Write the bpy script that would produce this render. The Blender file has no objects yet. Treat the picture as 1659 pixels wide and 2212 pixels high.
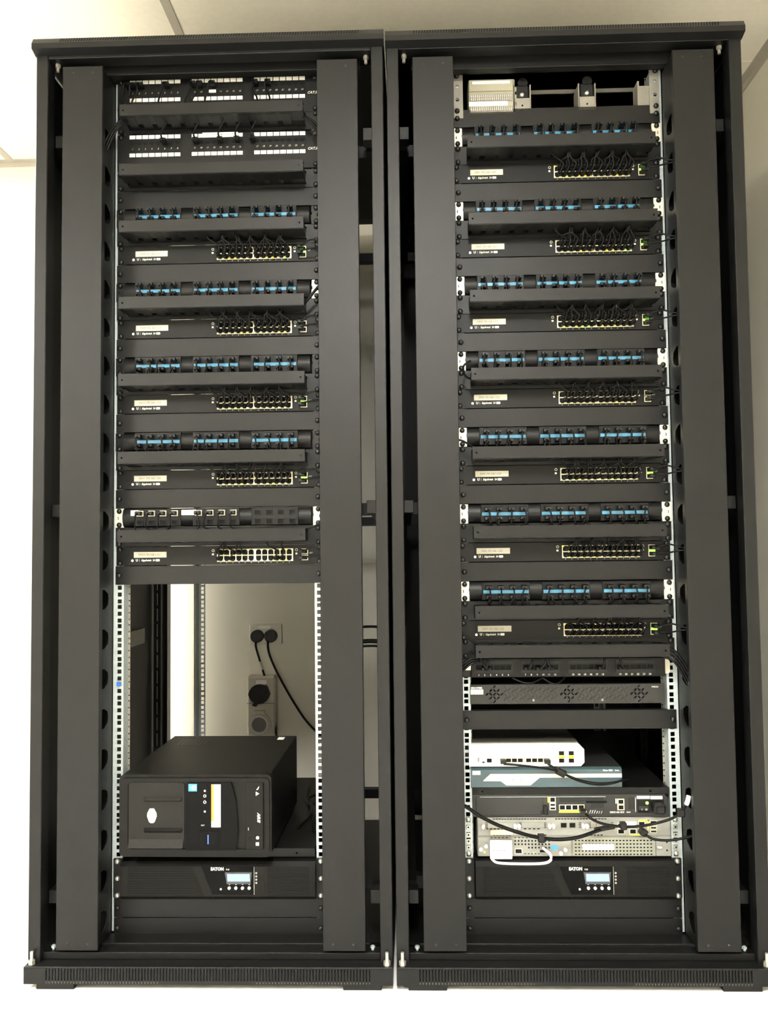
import bpy, bmesh, math, random
from mathutils import Vector, Matrix

random.seed(7)
SC = bpy.context.scene
COL = SC.collection
PI = math.pi

# ------------------------------------------------------------------ camera
cam_d = bpy.data.cameras.new('camera')
cam = bpy.data.objects.new('camera', cam_d)
COL.objects.link(cam)
cam_d.sensor_fit = 'HORIZONTAL'
cam_d.sensor_width = 36.0
cam_d.lens = 1853.0 * 36.0 / 1659.0
cam_d.clip_start = 0.05
R0 = (0.99949787, 0.01102994, 0.0297045)      # camera right / down / forward in (x, -z, y)
R1 = (-0.01252131, 0.99864566, 0.05049809)
R2 = (-0.02910724, -0.05084468, 0.99828232)
w = lambda v: Vector((v[0], v[2], -v[1]))
rt, dn, fw = w(R0), w(R1), w(R2)
cam.matrix_world = Matrix(((rt.x, -dn.x, -fw.x, 0.04235), (rt.y, -dn.y, -fw.y, -1.98439),
                           (rt.z, -dn.z, -fw.z, 0.92379), (0, 0, 0, 1)))
SC.camera = cam

# ------------------------------------------------------------------ world, lights, exposure
wd = bpy.data.worlds.new('world')
SC.world = wd
wd.use_nodes = True
wd.node_tree.nodes['Background'].inputs[0].default_value = (1.0, 0.95, 0.85, 1)
wd.node_tree.nodes['Background'].inputs[1].default_value = 0.05
SC.view_settings.view_transform = 'Standard'
SC.view_settings.look = 'None'
SC.view_settings.gamma = 1.0
SC.view_settings.use_curve_mapping = False
SC.view_settings.exposure = 0.0
LAMP = (1.0, 0.985, 0.945)
# name of fixture: (x, y, length x, length y, radiance)
LIGHTS = [(0.03, -2.45, 0.30, 1.2, 205.0), (-1.80, 0.02, 0.30, 1.2, 62.0), (-2.2, -2.9, 0.30, 1.2, 240.0)]  # the last one is an unseen lamp added to raise the bounce light

# ------------------------------------------------------------------ materials
MATS = {}
def mat(name, col, rough=0.5, metal=0.0, var=0.0, vs=40.0, bump=0.0, bs=400.0, emit=None, es=0.0, spec=0.5, coat=0.0, alpha=1.0):
    if name in MATS: return MATS[name]
    m = bpy.data.materials.new(name); m.use_nodes = True
    nt = m.node_tree; b = nt.nodes['Principled BSDF']
    b.inputs['Base Color'].default_value = (*col, 1)
    b.inputs['Roughness'].default_value = rough
    b.inputs['Metallic'].default_value = metal
    b.inputs['Specular IOR Level'].default_value = spec
    b.inputs['Coat Weight'].default_value = coat
    if emit:
        b.inputs['Emission Color'].default_value = (*emit, 1)
        b.inputs['Emission Strength'].default_value = es
    tc = nt.nodes.new('ShaderNodeTexCoord')
    if var > 0:
        n = nt.nodes.new('ShaderNodeTexNoise'); n.inputs['Scale'].default_value = vs; n.inputs['Detail'].default_value = 5
        nt.links.new(tc.outputs['Object'], n.inputs['Vector'])
        r = nt.nodes.new('ShaderNodeValToRGB')
        r.color_ramp.elements[0].position = 0.3; r.color_ramp.elements[1].position = 0.7
        r.color_ramp.elements[0].color = (*[c * (1 - var) for c in col], 1)
        r.color_ramp.elements[1].color = (*[min(1, c * (1 + var)) for c in col], 1)
        nt.links.new(n.outputs['Fac'], r.inputs['Fac']); nt.links.new(r.outputs['Color'], b.inputs['Base Color'])
    if bump > 0:
        n2 = nt.nodes.new('ShaderNodeTexNoise'); n2.inputs['Scale'].default_value = bs; n2.inputs['Detail'].default_value = 3
        nt.links.new(tc.outputs['Object'], n2.inputs['Vector'])
        bp = nt.nodes.new('ShaderNodeBump'); bp.inputs['Strength'].default_value = bump; bp.inputs['Distance'].default_value = 0.001
        nt.links.new(n2.outputs['Fac'], bp.inputs['Height']); nt.links.new(bp.outputs['Normal'], b.inputs['Normal'])
    MATS[name] = m
    return m

M_wall = mat('painted_wall', (0.70, 0.67, 0.58), 0.7, var=0.015, vs=6, bump=0.08, bs=300)
M_ceil = mat('ceiling_board', (0.93, 0.88, 0.76), 0.9, var=0.02, vs=60, bump=0.15, bs=500)
M_bar = mat('ceiling_bar_paint', (0.40, 0.37, 0.31), 0.5)
M_floor = mat('pale_floor_vinyl', (0.88, 0.87, 0.84), 0.35, var=0.02, vs=20)
M_blk = mat('black_powder_coat', (0.0044, 0.0045, 0.0046), 0.33, var=0.06, vs=25, bump=0.22, bs=1400, spec=0.18)
M_blk2 = mat('black_panel_paint', (0.0046, 0.0046, 0.0045), 0.40, var=0.08, vs=30, bump=0.2, bs=1300, spec=0.15)
M_sw = mat('charcoal_device_steel', (0.0038, 0.0038, 0.0035), 0.40, bump=0.15, bs=1200, spec=0.14)
M_dark = mat('black_plastic', (0.004, 0.004, 0.004), 0.45, spec=0.22)
M_hole = mat('dark_cavity', (0.006, 0.006, 0.006), 0.9, spec=0.1)
M_screw = mat('black_oxide_screw', (0.006, 0.006, 0.006), 0.35, spec=.3)
M_cable = mat('black_cable_jacket', (0.0025, 0.0025, 0.0025), 0.36, spec=0.11)
M_galv = mat('galvanised_steel', (0.34, 0.385, 0.385), 0.45, metal=0.25, var=0.10, vs=90)
M_zinc = mat('bright_zinc', (0.50, 0.48, 0.42), 0.3, metal=0.75, var=0.1, vs=60)
M_cream = mat('ivory_zinc_ear', (0.66, 0.63, 0.51), 0.42, metal=0.25)
M_port = mat('ivory_port_shell', (0.72, 0.66, 0.46), 0.4, metal=0.3)
M_sticker = mat('cream_sticker', (0.42, 0.40, 0.32), 0.6)
M_white = mat('white_label_paper', (0.85, 0.83, 0.76), 0.6)
M_ink = mat('dark_ink', (0.09, 0.085, 0.08), 0.7)
M_print = mat('white_print', (0.75, 0.74, 0.64), 0.6)
M_blue = mat('blue_label_strip', (0.042, 0.20, 0.34), 0.28, var=0.3, vs=70, spec=0.5)
M_amber = mat('amber_led', (0.8, 0.5, 0.02), 0.4, emit=(1.0, 0.55, 0.03), es=2.2)
M_green = mat('green_led', (0.3, 0.9, 0.1), 0.4, emit=(0.32, 1.0, 0.08), es=2.0)
M_wled = mat('white_led', (0.9, 0.9, 1.0), 0.4, emit=(0.92, 0.92, 1.0), es=2.0)
M_bled = mat('blue_led', (0.05, 0.1, 1.0), 0.4, emit=(0.012, 0.03, 1.0), es=1.6)
M_lcd = mat('backlit_lcd', (0.03, 0.04, 0.05), 0.3, emit=(0.62, 0.80, 1.0), es=0.95, spec=.2)
M_lamp = mat('lamp_diffuser', (0.9, 0.9, 0.85), 0.5, emit=LAMP, es=1.0)
M_grey = mat('grey_device_paint', (0.30, 0.29, 0.26), 0.5, var=0.05)
M_wplas = mat('white_device_plastic', (0.68, 0.67, 0.63), 0.35)
M_teal = mat('teal_device_plastic', (0.022, 0.046, 0.055), 0.4, var=0.08, vs=30)
M_tan = mat('pale_router_band', (0.42, 0.40, 0.34), 0.45, var=0.05)
M_steel = mat('pale_router_steel', (0.19, 0.19, 0.172), 0.38, metal=0.2, var=0.08, vs=50)
M_asa = mat('dark_firewall_steel', (0.013, 0.0132, 0.0132), 0.45, bump=0.1, spec=.28)
M_yellow = mat('yellow_print', (0.85, 0.75, 0.03), 0.5)
M_orange = mat('orange_print', (0.55, 0.16, 0.02), 0.5)
M_sticblue = mat('blue_sticker', (0.03, 0.25, 0.60), 0.4)
M_gloss = mat('gloss_black_plastic', (0.0015, 0.0015, 0.0015), 0.14, spec=0.06)
M_pc = mat('matte_black_case', (0.0036, 0.0034, 0.0030), 0.46, var=0.08, vs=20, bump=0.2, bs=900, spec=.11)
M_pcf = mat('textured_case_front', (0.0058, 0.0055, 0.0048), 0.38, bump=0.5, bs=1600, spec=.14)
M_ups = mat('charcoal_ups_plastic', (0.0038, 0.0036, 0.0032), 0.5, bump=0.15, spec=.11)
M_outlet = mat('aged_white_plastic', (0.66, 0.63, 0.55), 0.45)
M_iso = mat('grey_isolator_plastic', (0.50, 0.47, 0.40), 0.5)
M_isodark = mat('isolator_dark_ring', (0.16, 0.15, 0.14), 0.5)
M_ringw = mat('pale_ring_plastic', (0.55, 0.54, 0.50), 0.45)
M_krone = mat('ivory_terminal_plastic', (0.24, 0.225, 0.16), 0.5)
M_aged = mat('dull_zinc_bracket', (0.17, 0.16, 0.135), 0.45, metal=0.2, var=0.1)
M_blueclip = mat('blue_clip_plastic', (0.015, 0.10, 0.40), 0.4)

# ------------------------------------------------------------------ mesh helpers
class MB:
    def __init__(s): s.v = []; s.f = []; s.m = []; s.k = 0
    def add(s, vs, fs):
        o = len(s.v); s.v += [tuple(v) for v in vs]
        s.f += [tuple(i + o for i in f) for f in fs]; s.m += [s.k] * len(fs); return s
    def mi(s, k): s.k = k; return s
    def box(s, x0, x1, y0, y1, z0, z1, c=0.0):
        if x0 > x1: x0, x1 = x1, x0
        if y0 > y1: y0, y1 = y1, y0
        if z0 > z1: z0, z1 = z1, z0
        if c <= 0:
            return s.add([(x0, y0, z0), (x1, y0, z0), (x1, y1, z0), (x0, y1, z0), (x0, y0, z1), (x1, y0, z1), (x1, y1, z1), (x0, y1, z1)],
                         [(0, 3, 2, 1), (4, 5, 6, 7), (0, 1, 5, 4), (1, 2, 6, 5), (2, 3, 7, 6), (3, 0, 4, 7)])
        c = min(c, (x1 - x0) / 2.01, (y1 - y0) / 2.01, (z1 - z0) / 2.01)
        vs = []; idx = {}
        X = (x0, x1); Y = (y0, y1); Z = (z0, z1)
        for i in (0, 1):
            for j in (0, 1):
                for k in (0, 1):
                    sx, sy, sz = 1 - 2 * i, 1 - 2 * j, 1 - 2 * k
                    for a in range(3):
                        idx[(i, j, k, a)] = len(vs)
                        vs.append((X[i] + (0 if a == 0 else sx * c), Y[j] + (0 if a == 1 else sy * c), Z[k] + (0 if a == 2 else sz * c)))
        fs = []
        for i in (0, 1): fs.append([idx[(i, *p, 0)] for p in ((0, 0), (1, 0), (1, 1), (0, 1))])
        for j in (0, 1): fs.append([idx[(p[0], j, p[1], 1)] for p in ((0, 0), (1, 0), (1, 1), (0, 1))])
        for k in (0, 1): fs.append([idx[(p[0], p[1], k, 2)] for p in ((0, 0), (1, 0), (1, 1), (0, 1))])
        for a in (0, 1):
            for b in (0, 1):
                fs.append([idx[(0, a, b, 1)], idx[(1, a, b, 1)], idx[(1, a, b, 2)], idx[(0, a, b, 2)]])
                fs.append([idx[(a, 0, b, 0)], idx[(a, 1, b, 0)], idx[(a, 1, b, 2)], idx[(a, 0, b, 2)]])
                fs.append([idx[(a, b, 0, 0)], idx[(a, b, 1, 0)], idx[(a, b, 1, 1)], idx[(a, b, 0, 1)]])
                for d in (0, 1): fs.append([idx[(a, b, d, 0)], idx[(a, b, d, 1)], idx[(a, b, d, 2)]])
        ctr = Vector(((x0 + x1) / 2, (y0 + y1) / 2, (z0 + z1) / 2))
        out = []
        for f in fs:
            p = [Vector(vs[q]) for q in f]
            n = (p[1] - p[0]).cross(p[2] - p[0])
            if n.dot(sum(p, Vector()) / len(p) - ctr) < 0: f = f[::-1]
            out.append(f)
        return s.add(vs, out)
    def prism(s, poly, a0, a1, axis='y'):
        """poly: 2D points; axis y -> (x,z) ; axis x -> (y,z) ; axis z -> (x,y)"""
        n = len(poly)
        def P(p, a): return {'y': (p[0], a, p[1]), 'x': (a, p[0], p[1]), 'z': (p[0], p[1], a)}[axis]
        vs = [P(p, a0) for p in poly] + [P(p, a1) for p in poly]
        fs = [tuple(range(n)), tuple(range(2 * n - 1, n - 1, -1))] + [(i, i + n, (i + 1) % n + n, (i + 1) % n) for i in range(n)]
        area = sum(poly[i][0] * poly[(i + 1) % n][1] - poly[(i + 1) % n][0] * poly[i][1] for i in range(n))
        flip = (area > 0) ^ (a1 < a0)
        if axis == 'y': flip = not flip
        if flip: fs = [f[::-1] for f in fs]
        return s.add(vs, fs)
    def cyl(s, c, r, a0, a1, axis='y', n=14, r1=None):
        r1 = r if r1 is None else r1
        vs = []
        for a, rr in ((a0, r), (a1, r1)):
            for i in range(n):
                t = 2 * PI * i / n; u, v = rr * math.cos(t), rr * math.sin(t)
                vs.append({'y': (c[0] + u, a, c[1] + v), 'x': (a, c[0] + u, c[1] + v), 'z': (c[0] + u, c[1] + v, a)}[axis])
        fs = [tuple(range(n)), tuple(range(2 * n - 1, n - 1, -1))] + [(i, i + n, (i + 1) % n + n, (i + 1) % n) for i in range(n)]
        if (a1 > a0) ^ (axis == 'y'): fs = [f[::-1] for f in fs]
        return s.add(vs, fs)
    def dome(s, c, r, y0, h, n=12):
        """screw head: dome bulging to -y"""
        rings = [(r, 0), (r, -h * 0.35), (r * 0.8, -h * 0.8), (r * 0.4, -h)]
        vs = []
        for rr, dy in rings:
            for i in range(n):
                t = 2 * PI * i / n; vs.append((c[0] + rr * math.cos(t), y0 + dy, c[1] + rr * math.sin(t)))
        fs = []
        for k in range(3):
            for i in range(n):
                j = (i + 1) % n; fs.append((k * n + i, k * n + j, (k + 1) * n + j, (k + 1) * n + i))
        fs.append(tuple(3 * n + i for i in range(n)))
        return s.add(vs, fs)
    def tube(s, pts, r, n=6, sub=4):
        P = [Vector(p) for p in pts]
        out = []
        for i in range(len(P) - 1):
            p0 = P[max(i - 1, 0)]; p1 = P[i]; p2 = P[i + 1]; p3 = P[min(i + 2, len(P) - 1)]
            for k in range(sub):
                t = k / sub
                out.append(0.5 * ((2 * p1) + (p2 - p0) * t + (2 * p0 - 5 * p1 + 4 * p2 - p3) * t * t + (3 * p1 - p0 - 3 * p2 + p3) * t ** 3))
        out.append(P[-1])
        vs = []; up = Vector((0.13, 0.3, 0.9)).normalized()
        for i, q in enumerate(out):
            d = (out[min(i + 1, len(out) - 1)] - out[max(i - 1, 0)]).normalized()
            a = d.cross(up)
            if a.length < 1e-3: a = d.cross(Vector((1, 0, 0)))
            a.normalize(); b = d.cross(a); up = -b if False else up
            for k in range(n):
                t = 2 * PI * k / n; vs.append(q + r * (a * math.cos(t) + b * math.sin(t)))
        fs = []
        for i in range(len(out) - 1):
            for k in range(n):
                j = (k + 1) % n; fs.append((i * n + k, i * n + j, (i + 1) * n + j, (i + 1) * n + k))
        fs.append(tuple(range(n))[::-1]); o = (len(out) - 1) * n; fs.append(tuple(o + k for k in range(n)))
        return s.add(vs, fs)
    def mesh(s, name, mats, smooth=False):
        me = bpy.data.meshes.new(name)
        me.from_pydata(s.v, [], s.f)
        for m in (mats if isinstance(mats, (list, tuple)) else [mats]): me.materials.append(m)
        if max(s.m, default=0) > 0: me.polygons.foreach_set('material_index', s.m)
        if smooth: me.polygons.foreach_set('use_smooth', [True] * len(s.f))
        me.update()
        return me

def link(name, me, parent=None, loc=(0, 0, 0), rot=None, label=None):
    o = bpy.data.objects.new(name, me); COL.objects.link(o)
    o.location = loc
    if rot: o.rotation_euler = rot
    if parent: o.parent = parent
    if label: o['label'] = label
    return o
def part(name, mb, mats, parent=None, loc=(0, 0, 0), smooth=False, label=None, rot=None, kind=None):
    me = mb.mesh(name, mats, smooth) if isinstance(mb, MB) else mb
    o = link(name, me, parent, loc, rot, label)
    if kind: o['kind'] = kind
    return o
def thing(name, label, cat, loc=(0, 0, 0), group=None, rot=None):
    o = bpy.data.objects.new(name, None); COL.objects.link(o)
    o.empty_display_size = 0.02
    o.location = loc
    if rot: o.rotation_euler = rot
    o['label'] = label; o['category'] = cat
    if group: o['group'] = group
    return o
def struct(name, mb, mats):
    o = part(name, mb, mats); o['kind'] = 'structure'; return o
def dup(root, loc, label=None, group=None):
    def cp(o, par):
        c = o.copy(); COL.objects.link(c); c.parent = par
        for ch in o.children: cp(ch, c)
        return c
    r = cp(root, None); r.location = loc
    if label: r['label'] = label
    if group: r['group'] = group
    return r

def curve_mesh(cu, mats, name):
    o = bpy.data.objects.new('tmp', cu)
    me = bpy.data.meshes.new_from_object(o)
    bpy.data.objects.remove(o)
    me.name = name; me.materials.clear()
    me.materials.append(mats)
    return me
def plate(outline, holes, y0, y1, m, name='plate', plane='xz'):
    """flat plate with real holes. points are (x,z) (or (y,z) for plane 'yz'), thickness between y0 and y1"""
    cu = bpy.data.curves.new('c', 'CURVE'); cu.dimensions = '2D'; cu.fill_mode = 'BOTH'; cu.extrude = abs(y1 - y0) / 2
    for poly in [outline] + holes:
        sp = cu.splines.new('POLY'); sp.points.add(len(poly) - 1)
        for i, p in enumerate(poly): sp.points[i].co = (p[0], p[1], 0, 1)
        sp.use_cyclic_u = True
    me = curve_mesh(cu, m, name)
    ym = (y0 + y1) / 2
    if plane == 'xz': me.transform(Matrix(((1, 0, 0, 0), (0, 0, -1, ym), (0, 1, 0, 0), (0, 0, 0, 1))))
    else: me.transform(Matrix(((0, 0, 1, ym), (1, 0, 0, 0), (0, 1, 0, 0), (0, 0, 0, 1))))
    return me
def rect(x0, x1, z0, z1): return [(x0, z0), (x1, z0), (x1, z1), (x0, z1)]
def circ(x, z, r, n=12): return [(x + r * math.cos(2 * PI * i / n), z + r * math.sin(2 * PI * i / n)) for i in range(n)]
def rrect(x0, x1, z0, z1, r, n=4):
    out = []
    for cx, cz, a0 in ((x1 - r, z1 - r, 0), (x0 + r, z1 - r, PI / 2), (x0 + r, z0 + r, PI), (x1 - r, z0 + r, 1.5 * PI)):
        for i in range(n + 1): a = a0 + PI / 2 * i / n; out.append((cx + r * math.cos(a), cz + r * math.sin(a)))
    return out
TXT = {}
def text_mesh(t, size, m, align='LEFT', ext=0.00015, shear=0.0, sx=1.0, bold=0.0):
    k = (t, size, m.name, align, shear, sx, bold)
    if k in TXT: return TXT[k]
    cu = bpy.data.curves.new('t', 'FONT'); cu.body = t; cu.size = size; cu.align_x = align; cu.align_y = 'CENTER'
    cu.extrude = ext; cu.shear = shear; cu.resolution_u = 2; cu.offset = bold
    me = curve_mesh(cu, m, 'lettering')
    me.transform(Matrix(((sx, 0, 0, 0), (0, 0, -1, 0), (0, 1, 0, 0), (0, 0, 0, 1))))
    TXT[k] = me
    return me
def text(t, x, z, size, m, parent, y=0.0, align='LEFT', shear=0.0, sx=1.0, roll=0.0, bold=0.0, name='lettering'):
    return link(name, text_mesh(t, size, m, align, shear=shear, sx=sx, bold=bold), parent, (x, y, z), (0, roll, 0) if roll else None)

UH = 0.04445
Z0 = 0.24
def U(u): return Z0 + u * UH
RX = {'left': -0.4005, 'right': 0.4005}

# ------------------------------------------------------------------ the room
XL, XR, YF, YB, HC = -3.1, 1.12, -4.1, 1.10, 2.404
struct('floor', MB().box(XL - .1, XR + .1, YF - .1, YB + .1, -0.06, 0), M_floor)
struct('wall_back', MB().box(XL - .1, XR + .1, YB, YB + .1, 0, HC + .1), M_wall)
struct('wall_right', MB().box(XR, XR + .1, YF, YB, 0, HC + .1), M_wall)
struct('wall_left', MB().box(XL - .1, XL, YF, YB, 0, HC + .1), M_wall)
struct('wall_front', MB().box(XL - .1, XR + .1, YF - .1, YF, 0, HC + .1), M_wall)
ceil = struct('ceiling', MB().box(XL, XR, YF, YB, HC + 0.012, HC + 0.06), M_ceil)
bars_x = [-2.62, -1.42, -0.59]
bars_y = [-3.63, -2.43, -1.83, -0.63, -0.03, 0.566]
cx = [XL] + bars_x + [XR]; cy = [YF, -3.03, -1.83, -0.63, -0.03, 0.566, YB]
for i in range(len(cx) - 1):
    for j in range(len(cy) - 1):
        part('ceiling_tile', MB().box(cx[i] + .002, cx[i + 1] - .002, cy[j] + .0015, cy[j + 1] - .0015, HC, HC + 0.0119, 0.002), M_ceil, ceil)
for x in bars_x:
    part('ceiling_bar', MB().box(x - .012, x + .012, YF + .001, YB - .022, HC - 0.0025, HC - 0.0002), M_bar, ceil)
def trimbar(name, mb): struct(name, mb, M_bar)
trimbar('trim_1', MB().box(XL + .001, XR - .001, YB - .022, YB - .0005, HC - .003, HC - .0003).box(XL + .001, XR - .001, YB - .003, YB - .0005, HC - .020, HC - .003))
trimbar('trim_2', MB().box(XR - .024, XR - .0005, YF + .001, YB - .0225, HC - .003, HC - .0003).box(XR - .004, XR - .0005, YF + .001, YB - .0225, HC - .024, HC - .003))
for k, (x, y, lx, ly, e) in enumerate(LIGHTS):
    lab = ['ceiling light in the middle of the room, in front of the racks', 'ceiling light left of the racks, near the back wall', 'unseen fill light added at the far front left of the room'][k]
    t = thing('ceiling_light', lab, 'ceiling light', (x, y, HC), 'framed ceiling lights')
    part('diffuser', MB().box(-lx / 2 + .015, lx / 2 - .015, -ly / 2 + .015, ly / 2 - .015, -0.008, -0.003),
         mat('lamp_diffuser_%d' % k, (0.9, 0.9, 0.85), 0.5, emit=LAMP, es=e), t)
    fr = MB()
    for a_, b_, c_, d_ in ((-lx / 2, lx / 2, -ly / 2, -ly / 2 + .015), (-lx / 2, lx / 2, ly / 2 - .015, ly / 2), (-lx / 2, -lx / 2 + .015, -ly / 2 + .015, ly / 2 - .015), (lx / 2 - .015, lx / 2, -ly / 2 + .015, ly / 2 - .015)):
        fr.box(a_, b_, c_, d_, -.022, -.0005)
    part('frame', fr, M_white, t)

# ------------------------------------------------------------------ the two racks
def strip_plate(u0, u1, v0, v1, a, b, spans, w0, w1, plane='xz'):
    """plate u0..u1 by v0..v1 with a row of openings u in (a, b) and v in each span; plane 'xz' (u = x, v = z), 'zx' (u = z, v = x)"""
    mb = MB()
    def bx(p0, p1, q0, q1):
        if plane == 'xz': mb.box(p0, p1, w0, w1, q0, q1)
        else: mb.box(q0, q1, w0, w1, p0, p1)
    bx(u0, a, v0, v1); bx(b, u1, v0, v1)
    q = v0
    for s0, s1 in spans: bx(a, b, q, s0); q = s1
    bx(a, b, q, v1)
    return mb
def rail_plate(xa, xb, z0, z1, xc, w_, y0, y1):
    hs = rail_holes(z0, z1, xc, w_)
    return strip_plate(min(xa, xb), max(xa, xb), z0, z1, xc - w_ / 2, xc + w_ / 2, [(h[0][1], h[2][1]) for h in hs], y0, y1)
def rail_holes(z0, z1, xc, w=.0095):
    hs = []; u = math.floor((z0 - Z0) / UH) - 1
    while U(u) < z1:
        for d in (.00635, .022225, .0381):
            z = U(u) + d
            if z - w / 2 > z0 + .002 and z + w / 2 < z1 - .002: hs.append(rect(xc - w / 2, xc + w / 2, z - w / 2, z + w / 2))
        u += 1
    return hs
def make_rack(side):
    X = RX[side]; cz = 0.001 if side == 'left' else -0.004
    lab = {'left': 'tall black open-front server rack on the left, half empty below', 'right': 'tall black open-front server rack on the right, beside the wall, nearly full'}[side]
    r = thing('server_rack', lab, 'server rack', (X, 0, 0), 'pair of tall black server racks')
    W = 0.3965
    for s in (-1, 1):
        part('corner_post', MB().box(s * W, s * (W - .027), -.100, -.060, .047, 2.078, .0015).box(s * W, s * (W - .006), -.060, -.02, .047, 2.078), M_blk, r)
        part('rear_post', MB().box(s * W, s * (W - .014), .920, .965, .047, 2.075, .002), M_blk, r)
        part('side_panel', MB().box(s * (W - .001), s * (W - .004), -.02, .920, .05, 2.075), M_blk2, r)
        part('rear_cable_strip', strip_plate(min(s * .366, s * .390), max(s * .366, s * .390), .08, 2.05, min(s * .3765, s * .3790), max(s * .3765, s * .3790), [(.12 + .05 * q, .160 + .05 * q) for q in range(38)], .79, .792), M_blk2, r)
    # cap
    prof = [(-.100, 2.073), (-.121, 2.079), (-.121, 2.0915), (-.1125, 2.106), (.962, 2.106), (.962, 2.082), (-.09, 2.082), (-.09, 2.073)]
    cw = .3990
    part('top_cap', MB().prism([(a, b + cz) for a, b in prof], -cw, cw, 'x'), M_blk, r)
    vents = MB()
    n = 112
    for i in range(n):
        x = -.335 + .675 * i / (n - 1)
        for (q, off) in ((0, 0),):
            q = lambda dx, t, o: (x + dx, -.1210 + .0085 * t - .0009 * o, 2.0915 + .0145 * t + .0005 * o + cz)
            vents.add([q(-.0013, .18, 0), q(.0013, .18, 0), q(.0033, .97, 0), q(.0007, .97, 0), q(-.0013, .18, .4), q(.0013, .18, .4), q(.0033, .97, .4), q(.0007, .97, .4)],
                      [(4, 5, 6, 7), (0, 1, 5, 4), (1, 2, 6, 5), (2, 3, 7, 6), (3, 0, 4, 7)])
    part('vent_slots', vents, M_hole, r, kind='stuff')
    part('top_frame_bar', MB().box(-.369, .369, -.099, -.062, 2.068, 2.082, .001), M_blk, r)
    part('inner_header', MB().box(-.34, .34, -.045, -.02, 2.057 + (0 if side == 'left' else -.008), 2.082, .001), M_blk2, r)
    part('roof_panel', MB().box(-.39, .39, -.02, .90, 2.078, 2.0815), M_blk2, r)
    # plinth with slots
    zb, zt = .0145, .051
    n = 105
    spans = [(-.347 + .694 * i / (n - 1) - .0013, -.347 + .694 * i / (n - 1) + .0013) for i in range(n)]
    part('plinth', strip_plate(zb, zt, -W, W, .0225, .047, spans, -.1195, -.1180, 'zx'), M_blk, r)
    part('plinth_lining', MB().box(-W, W, -.1105, -.1100, zb, zt - .002), M_hole, r)
    rows = []
    for i in range(n):
        x = -.347 + .694 * i / (n - 1)
        if not ((n // 2 - 16) < i < (n // 2 + 16)): rows.append((x - .0009, x + .0009))
    lip = MB()
    for a, b in rows: lip.box(a, b, -.1200, -.1195, .0165, .0205)
    part('plinth_louvres', lip, mat('pale_slot_mark', (.055, .05, .042), .5), r, kind='stuff')  # small pale marks for the lower row of short slots
    part('plinth_ledge', MB().box(-W, W, -.1206, -.050, .0478, .0512, .0012).box(-W, W, -.052, -.05, .0145, .0485), M_blk, r)
    for s in (-1, 1): part('plinth_side', MB().box(s * W, s * (W - .0015), -.118, .96, zb, .0485), M_blk, r)
    part('bottom_frame_bar', MB().box(-.369, .369, -.085, -.052, .0512, .0660, .001), M_blk, r)
    part('inner_sill', MB().box(-.345, .345, -.052, .0, .0512, .0712, .001), M_blk, r)
    if side == 'right': part('rear_panel', MB().box(-.382, .382, .950, .955, .052, 2.075), M_blk2, r)  # added sheet that hides the lit wall and keeps this bay dark
    part('base_panel', MB().box(-.39, .39, 0, .90, .045, .0512), M_blk2, r)
    for s in (-1, 1):
        part('levelling_foot', MB().box(s * .372, s * .29, -.112, -.06, 0, .0145, .001), M_dark, r)
        part('levelling_foot', MB().box(s * .372, s * .30, .74, .80, 0, .0145, .001), M_dark, r)
    # ducts with covers
    def dholes(s):
        hs = []; z = .12
        while z < 1.98:
            a, b = -.068, -.029
            h = .0225
            hs.append([(a, z - h), (a + .014, z - h * .98), (b - .003, z - h * .55), (b, z - h * .1), (b, z + h * .1), (b - .003, z + h * .55), (a + .014, z + h * .98), (a, z + h)])
            z += .0889
        return hs
    for s in (-1, 1):
        part('duct_cover', MB().box(s * .2455, s * .338, -.0935, -.091, .073, 2.052, .001), M_blk, r, label='flat black vertical cable duct cover')
        part('duct_cover_flange', MB().box(s * .336, s * .338, -.091, -.075, .073, 2.052).box(s * .2455, s * .2475, -.091, -.082, .073, 2.052), M_blk, r)
        part('duct_wall', plate(rect(-.084, -.006, .075, 2.05), dholes(s), s * .2480, s * .2495, M_blk2, plane='yz'), None, r)
        part('duct_wall', MB().box(s * .329, s * .3305, -.091, -.006, .075, 2.05), M_blk2, r)
        part('duct_wall', MB().box(s * .248, s * .3305, -.006, -.0045, .075, 2.05), M_blk2, r)
        for z in (.16, 1.02, 1.88):
            part('rail_bracket', MB().box(s * .369, s * .3475, -.058, -.02, z - .0005, z + .0285, .001), M_blk, r)
            part('tie_bar', MB().box(s * .374, s * .352, .0, .80, z, z + .028), M_blk2, r)
            part('rail_arm', MB().box(s * .352, s * .2485, .03, .06, z, z + .028), M_blk2, r)
            part('rail_arm', MB().box(s * .352, s * .2585, .76, .79, z, z + .028), M_blk2, r)
        for z in (.665, 1.45):
            part('side_brace', MB().box(s * .390, s * .372, .42, .64, z, z + .045), M_aged, r)
        for z in (.087, 2.036):
            for dx in (.268, .312):
                part('screw', MB().dome((s * dx, z), .003, -.0935, .001), M_screw, r)
    # rails
    zr0, zr1 = .075, 2.06
    for s in (-1, 1):
        part('front_rail', rail_plate(s * .2228, s * .2470, zr0, zr1, s * .2326, .0095, .0005, .0025), M_galv, r,
             label='galvanised front mounting rail with square holes')
        part('rail_return', MB().box(s * .2228, s * .2243, .0025, .034, zr0, zr1), M_galv, r)
        part('rail_return', rail_plate(s * .2185, s * .2243, zr0, zr1, s * .2208, .0030, .0341, .0355), M_aged, r)
        part('rear_rail', rail_plate(s * .2235, s * .2450, zr0, zr1, s * .2326, .0095, .800, .802), M_galv, r,
             label='galvanised rear mounting rail with square holes')
        part('rail_return', MB().box(s * .2440, s * .2600, .797, .8005, zr0, zr1).box(s * .2440, s * .2455, .76, .797, zr0, zr1), M_galv, r)
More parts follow.
